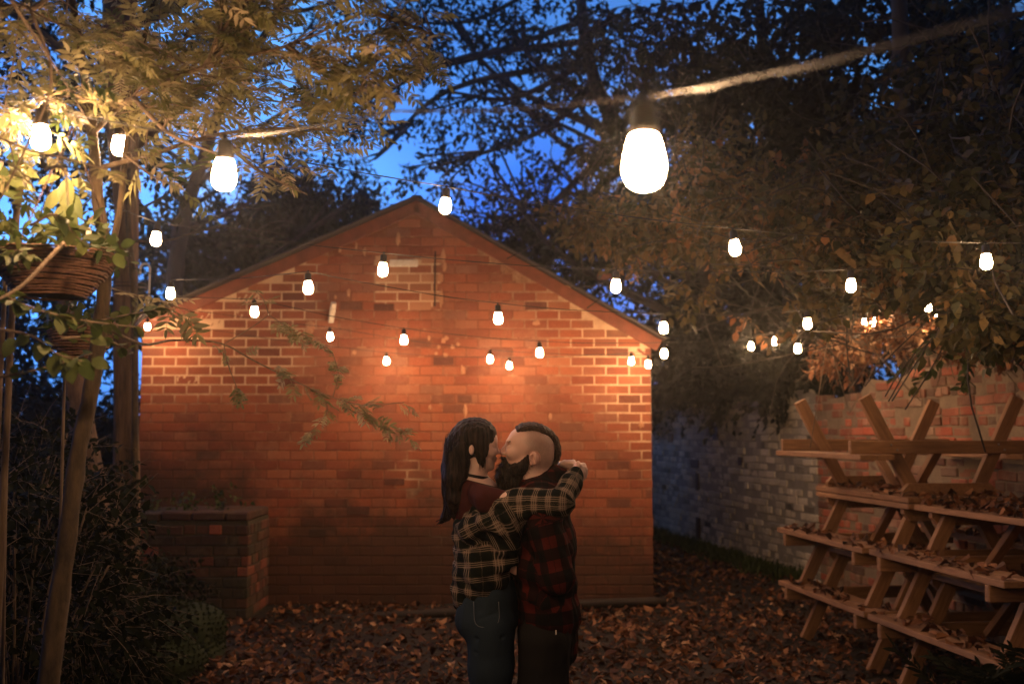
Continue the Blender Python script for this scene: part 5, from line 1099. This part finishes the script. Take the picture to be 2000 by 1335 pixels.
# jeans, shoes
s = mk(C2(870, 1700, -.24), C2(1060, 1120, .24), .005)
s.limb([C2(951, 1120, WY), C2(954, 1160, WY), C2(956, 1200, WY)], [.084, .102, .112], .03, flat=((0, 1, 0), 1.45)); s.ell(C2(930, 1200, WY - .065), (.075, .075, .085), .03); s.ell(C2(930, 1200, WY + .065), (.075, .075, .085), .03)
for sg in (-1, 1): s.limb([C2(959, 1215, WY + .085 * sg), C2(960, 1290, WY + .083 * sg), C2(957, 1440, WY + .08 * sg), C2(950, 1560, WY + .078 * sg), C2(947, 1655, WY + .075 * sg)], [.092, .083, .060, .053, .043], .02)
for q0_, q1_ in ((C2(915, 1232, -.16), C2(985, 1225, -.165)), (C2(925, 1255, -.155), C2(975, 1262, -.16)), (C2(930, 1195, -.17), C2(985, 1175, -.165))): s.cap(q0_, q1_, .004, k=.008, sub=True)
s.warp(folds(.0022, (40, 90), 5)); jeans = sdf_obj(s, 'jeans', M['denim'], wom)
mb = MB(); mb.tube(path([C2(928, 1160, -.158), C2(932, 1200, -.172), C2(955, 1206, -.178), C2(975, 1196, -.172), C2(975, 1160, -.160)], 4), .0016, 5); mb.build('pocket_seam', M['denim_seam'], jeans, True, wl)
for sg in (-1, 1):
    s = mk(C2(900, 1715, WY + .075 * sg - .08), C2(1060, 1640, WY + .075 * sg + .08), .005); s.cap(C2(942, 1672, WY + .075 * sg), C2(1000, 1679, WY + .08 * sg), .045, .036, .03, flat=((0, 0, 1), .75)); s.cap(C2(946, 1650, WY + .075 * sg), C2(946, 1675, WY + .075 * sg), .044, .045, .02)
    sdf_obj(s, 'shoe', M['boot'], wom)

# ------------------------------------------------ man (faces -x)
ml = C2(1065, 1687) * [1, 1, 0]
man = tag(empty('person', ml), 'bearded person with shaved sides, braid and dark red checked shirt', 'person'); MY = .012
def c(x, y, dy=0.0): return C1(x, y, MY + dy)
s = mk(C2(960, 1700, -.33), C2(1145, 815, .33))
s.ell(c(1090, 392), (.086, .077, .076), .012); s.ell(c(975, 350), (.050, .062, .052), .02); s.ell(c(1185, 500), (.045, .062, .052), .02); s.ell(c(940, 450), (.046, .060, .055), .02)
s.cap(c(1030, 560, -.05), c(880, 630, -.02), .022, .022, .02); s.cap(c(1030, 560, .05), c(880, 630, .02), .022, .022, .02); s.ell(c(850, 600), (.022, .028, .026), .015)
s.cap(c(858, 352, -.030), c(858, 352, .030), .0075, k=.010)
s.cap(c(846, 378), c(792, 450), .0065, .0090, .008); s.ell(c(782, 460), (.0095, .010, .0085), .004); s.ell(c(806, 474, -.012), (.010, .0065, .0072), .004); s.ell(c(806, 474, .012), (.010, .0065, .0072), .004)
for sg in (-1, 1):
    s.ell(c(858, 402, .036 * sg), (.012, .016, .012), .008, True); s.ell(c(878, 408, .034 * sg), (.0125, .014, .0105), .003); s.ell(c(890, 465, .040 * sg), (.022, .018, .018), .02)
    s.ell(c(1100, 515, .080 * sg), (.020, .008, .026), .004, rot=.15); s.ell(c(1092, 514, .0875 * sg), (.012, .010, .017), .002, True, rot=.15); s.ell(c(1112, 500, .086 * sg), (.008, .005, .020), .003, rot=.15); s.ell(c(1075, 560, .080 * sg), (.008, .006, .009), .004)
s.cap(c(812, 525, -.016), c(812, 525, .016), .0075, k=.006); s.ell(c(812, 548), (.008, .016, .006), .004)
s.cap(c(1110, 570), c(1105, 740), .060, .064, .02); s.cap(c(1105, 740), c(1110, 830), .064, .09, .03)
msh = {-1: C2(1056, 992, MY - .185), 1: C2(1056, 992, MY + .185)}
s.limb([C2(1055, 985, MY), C2(1062, 1060, MY), C2(1066, 1140, MY), C2(1068, 1200, MY)], [.085, .09, .085, .08], .02)
for sg in (-1, 1): s.cap(C2(1055, 985, MY + .03 * sg), msh[sg], .075, .055, .03)
s.cap(C2(1066, 1215, MY - .055), C2(1066, 1215, MY + .055), .078, k=.02)
mel = {-1: C2(1084, 1112, MY - .205), 1: C2(1075, 1112, MY + .22)}; mwr = {-1: C2(985, 1098, MY - .06), 1: C2(960, 1090, MY + .16)}
for sg in (-1, 1):
    s.limb([msh[sg], mel[sg], mwr[sg]], [.052, .043, .029], .015); h0 = mwr[sg]; s.cap(h0, h0 + [-.06, .02 * -sg, .0], .028, .034, .012, flat=((0, 1, 0), .5))
    for i in range(4): z_ = .026 - .0175 * i; b0 = h0 + [-.075, -.02 * sg, z_]; s.limb([b0, b0 + [-.034, -.008 * sg, z_ * .2], b0 + [-.056, -.022 * sg, z_ * .2], b0 + [-.066 - .004 * (1.5 - abs(i - 1.5)), -.04 * sg, z_ * .2]], [.0098, .0092, .0085, .0075], .003)
    s.limb([h0 + [-.03, 0, .028], h0 + [-.055, -.01 * sg, .052], h0 + [-.078, -.02 * sg, .060]], [.0125, .011, .009], .004)
    s.limb([C2(1066, 1225, MY + .10 * sg), C2(1062, 1450, MY + .10 * sg), C2(1068, 1640, MY + .10 * sg), C2(1068, 1665, MY + .10 * sg)], [.074, .054, .042, .044], .02); s.cap(C2(1068, 1668, MY + .1 * sg), C2(1005, 1675, MY + .11 * sg), .04, .03, .02)
def mcol(V):
    A = np.zeros((len(V), 3)); q = c(0, 0); x = (V[:, 0] - q[0]) / S1; z = -(V[:, 2] - q[2]) / S1      # back to detail units
    line = 1030 - np.clip(330 - z, 0, 200) * .25; st = 1 / (1 + np.exp(-(x - line - 12 * np.sin(z * .05)) / 14)) * (z < 660) * (1 / (1 + np.exp((z - (640 - (x - 1100) * .1)) / 14)))
    ear = np.abs(V[:, 1] - (PD + MY)) > .0735; near = ((x - 1100) / 62) ** 2 + ((z - 512) / 76) ** 2 < 1
    A[:, 0] = st * np.where(near, 0, 1) * .75; A[:, 0] = np.maximum(A[:, 0], (1 / (1 + np.exp(-(x - 1150) / 25))) * (z > 470) * (z < 650) * .75 * ~near)
    A[:, 1] = np.where(near, .25, 0); q = c(880, 408, -.036)
    for sg in (-1, 1): q = c(874, 404, .038 * sg); A[:, 0] = np.maximum(A[:, 0], np.clip(1.0 - np.linalg.norm((V - q) * [.7, .7, 1.2], axis=1) / .014, 0, .30))
    q = c(785, 465); A[:, 1] = np.maximum(A[:, 1], np.clip(1 - np.linalg.norm(V - q, axis=1) / .02, 0, .35)); return A
sdf_obj(s, 'body', M['skin_m'], man, mcol)
mb = MB()
for sg in (-1, 1):
    mb.tube(path([c(905, 412, .044 * sg), c(888, 424, .044 * sg), c(868, 422, .037 * sg), c(858, 414, .029 * sg)], 4), [.0005] + [.0015] * 11 + [.0005], 5)
    mb.tube(path([c(912, 368, .044 * sg), c(885, 355, .044 * sg), c(856, 356, .034 * sg), c(845, 366, .020 * sg)], 4), [.0007] + [.0028] * 10 + [.002, .0007], 5)
mb.build('eyelashes_and_brows', M['beard'], man, True, ml)
# strip of long hair on top, gathered into a braid
s = mk(C1(880, 720, -.10), C1(1400, 150, .10), .0035)
tp = [(938, 222), (990, 208), (1050, 201), (1110, 205), (1170, 222), (1225, 252), (1268, 292), (1296, 335)]
for k in range(-3, 4):
    yy = k * .0135; s.limb([c(x + abs(k) * 3, z + k * k * 3.2, yy * (1 if i < 5 else (1 - (i - 4) * .28))) for i, (x, z) in enumerate(tp)], [.008, .0125, .0135, .014, .014, .014, .014, .014], .006)
bp = [c(1296, 335), c(1312, 370), c(1324, 420), c(1326, 470), c(1318, 520), c(1306, 565), c(1305, 610), c(1316, 645)]
s.limb(bp, [.015, .0135, .0165, .0160, .014, .0105, .009, .0055], .006)
for i in range(14): t = i / 13 * (len(bp) - 1.01); j = int(t); q = bp[j] + (bp[j + 1] - bp[j]) * (t - j); s.ell(q + [.002 * (-1) ** i, -.007 * (-1) ** i, 0], (.0115 - .0004 * i, .009, .0095), .003)
s.warp(lambda X, Y, Z: .0012 * np.sin(Y * 520) + .0011 * np.sin(X * 420 + Z * 160)); sdf_obj(s, 'hair', M['hair_m'], man)
# beard and moustache with loose strands
s = mk(C1(690, 880, -.11), C1(1120, 470, .11), .0035)
s.ell(c(900, 728), (.069, .060, .061), .02); s.ell(c(840, 640), (.036, .046, .040), .02); s.ell(c(985, 640), (.038, .058, .042), .02); s.ell(c(900, 805), (.052, .045, .026), .02)
for sg in (-1, 1):
    s.limb([c(1042, 492, .068 * sg), c(1025, 545, .066 * sg), c(985, 600, .058 * sg), c(920, 620, .050 * sg)], [.006, .014, .022, .024], .012); s.limb([c(795, 512, .004 * sg), c(812, 530, .018 * sg), (c(840, 565, .030 * sg)), c(850, 600, .036 * sg)], [.0055, .0085, .0085, .010], .006)
s.warp(lambda X, Y, Z: .0026 * np.sin(X * 230 + Y * 180) * np.sin(Z * 100 + Y * 90) + .0014 * np.sin(X * 420 + Z * 120))
V, Q = s.mesh(); mb = MB(); mb.add(V, Q=Q)
for k in range(1100):
    i = gh.integers(len(V)); q = V[i]; cc = c(905, 680); d = unit(q - cc); d = unit(d * .7 + np.array([-.15, 0, -.75]) + gh.standard_normal(3) * .18); L = gh.uniform(.008, .022)
    if d @ unit(q - cc) < .1: continue
    mb.tube([q, q + d * L * .5, q + d * L + [0, 0, -.002]], [.0007, .0006, .0002], 3, cap=False)
mb.build('beard', M['beard'], man, True, ml)
# checked shirt
s = mk(C2(970, 1310, -.34), C2(1160, 905, .34), .0045)
s.limb([C2(1056, 975, MY), C2(1062, 1060, MY), C2(1066, 1140, MY), C2(1070, 1200, MY), C2(1068, 1268, MY)], [.105, .118, .112, .112, .102], .03, flat=((0, 1, 0), 1.55), u0=0)
s.cap(C2(1092, 1195, MY), C2(1091, 1268, MY), .064, .054, .06, uv=False)
s.limb([c(1110, 800), c(1105, 850)], [.072, .09], .02)
a_ = np.linspace(0, 2 * math.pi, 25); q0 = c(1122, 762)
for i in range(24): s.cap(q0 + [.072 * math.cos(a_[i]), .072 * math.sin(a_[i]), .034 * math.cos(a_[i])], q0 + [.072 * math.cos(a_[i + 1]), .072 * math.sin(a_[i + 1]), .034 * math.cos(a_[i + 1])], .014, k=.012, uv=False)
for sg in (-1, 1):
    s.cap(C2(1056, 978, MY + .04 * sg), msh[sg], .082, .070, .03); s.limb([msh[sg], mel[sg], mwr[sg] + [.035, 0, 0]], [.070, .060, .045], .02, u0=.1)
s.cap(C2(1058, 960, MY), C2(1085, 940, MY), .085, .06, .03, uv=False)
for q0_, q1_ in ((C2(1040, 1085, -.25), C2(1105, 1100, -.27)), (C2(1050, 1060, -.26), C2(1110, 1075, -.25)), (C2(1035, 1125, -.24), C2(1090, 1140, -.26)), (C2(1045, 1180, -.17), C2(1110, 1165, -.16)), (C2(1040, 1215, -.17), C2(1105, 1230, -.16)), (C2(1060, 1020, -.26), C2(1105, 1010, -.24))): s.cap(np.array(q0_) - [0, .008, 0], np.array(q1_) - [0, .008, 0], .006, k=.014, sub=True)
s.warp(folds(.0042, (28, 60), 9)); X, Y, Z = np.meshgrid(*s.ax, indexing='ij', sparse=True); s.f = np.maximum(s.f, (C2(0, 1288)[2] + .01 * np.sin(X * 24) - Z) * .9).astype(np.float32)
sdf_obj(s, 'checked_shirt', M['plaid_m'], man, uv=True)
s = mk(C2(975, 1700, -.24), C2(1150, 1190, .26), .005)
s.limb([C2(1066, 1200, MY), C2(1064, 1235, MY)], [.104, .104], .03, flat=((0, 1, 0), 1.5))
for sg in (-1, 1): s.limb([C2(1062, 1240, MY + .098 * sg), C2(1060, 1330, MY + .1 * sg), C2(1060, 1450, MY + .1 * sg), C2(1068, 1655, MY + .1 * sg)], [.100, .092, .075, .062], .02)
s.warp(folds(.002, (50, 90), 15)); sdf_obj(s, 'trousers', M['trousers'], man)
for sg in (-1, 1):
    s = mk(C2(960, 1715, MY + .1 * sg - .08), C2(1110, 1630, MY + .1 * sg + .09), .005); s.cap(C2(1072, 1670, MY + .1 * sg), C2(1008, 1677, MY + .11 * sg), .05, .042, .03, flat=((0, 0, 1), .75)); s.cap(C2(1070, 1640, MY + .1 * sg), C2(1070, 1672, MY + .1 * sg), .05, .05, .02)
    sdf_obj(s, 'boot', M['boot'], man)
mb = MB(); q = C2(1082, 1216, MY - .185); mb.obox(q, (.0018, 0, 0), (0, .0012, 0), (0, 0, .008)); mb.build('shirt_tab', M['white_paint'], man, False, ml)

# ================================================================== thin mist added to imitate lens bloom round the bulbs
m = bpy.data.materials.new('bloom_mist'); m.use_nodes = True; nt = m.node_tree; nt.nodes.clear()
out = nt.nodes.new('ShaderNodeOutputMaterial'); pv = nt.nodes.new('ShaderNodeVolumePrincipled')
pv.inputs['Color'].default_value = (.9, .9, .9, 1); pv.inputs['Density'].default_value = .0026; pv.inputs['Anisotropy'].default_value = .90
nt.links.new(pv.outputs[0], out.inputs['Volume'])
mb = MB(); mb.box(-160, 160, -70, 310, -1.2, 13.5); o = mb.build('glow_haze', m); tag(o, 'thin mist added to give the bulbs a lens-like glow', 'glow_haze', kind='stuff')
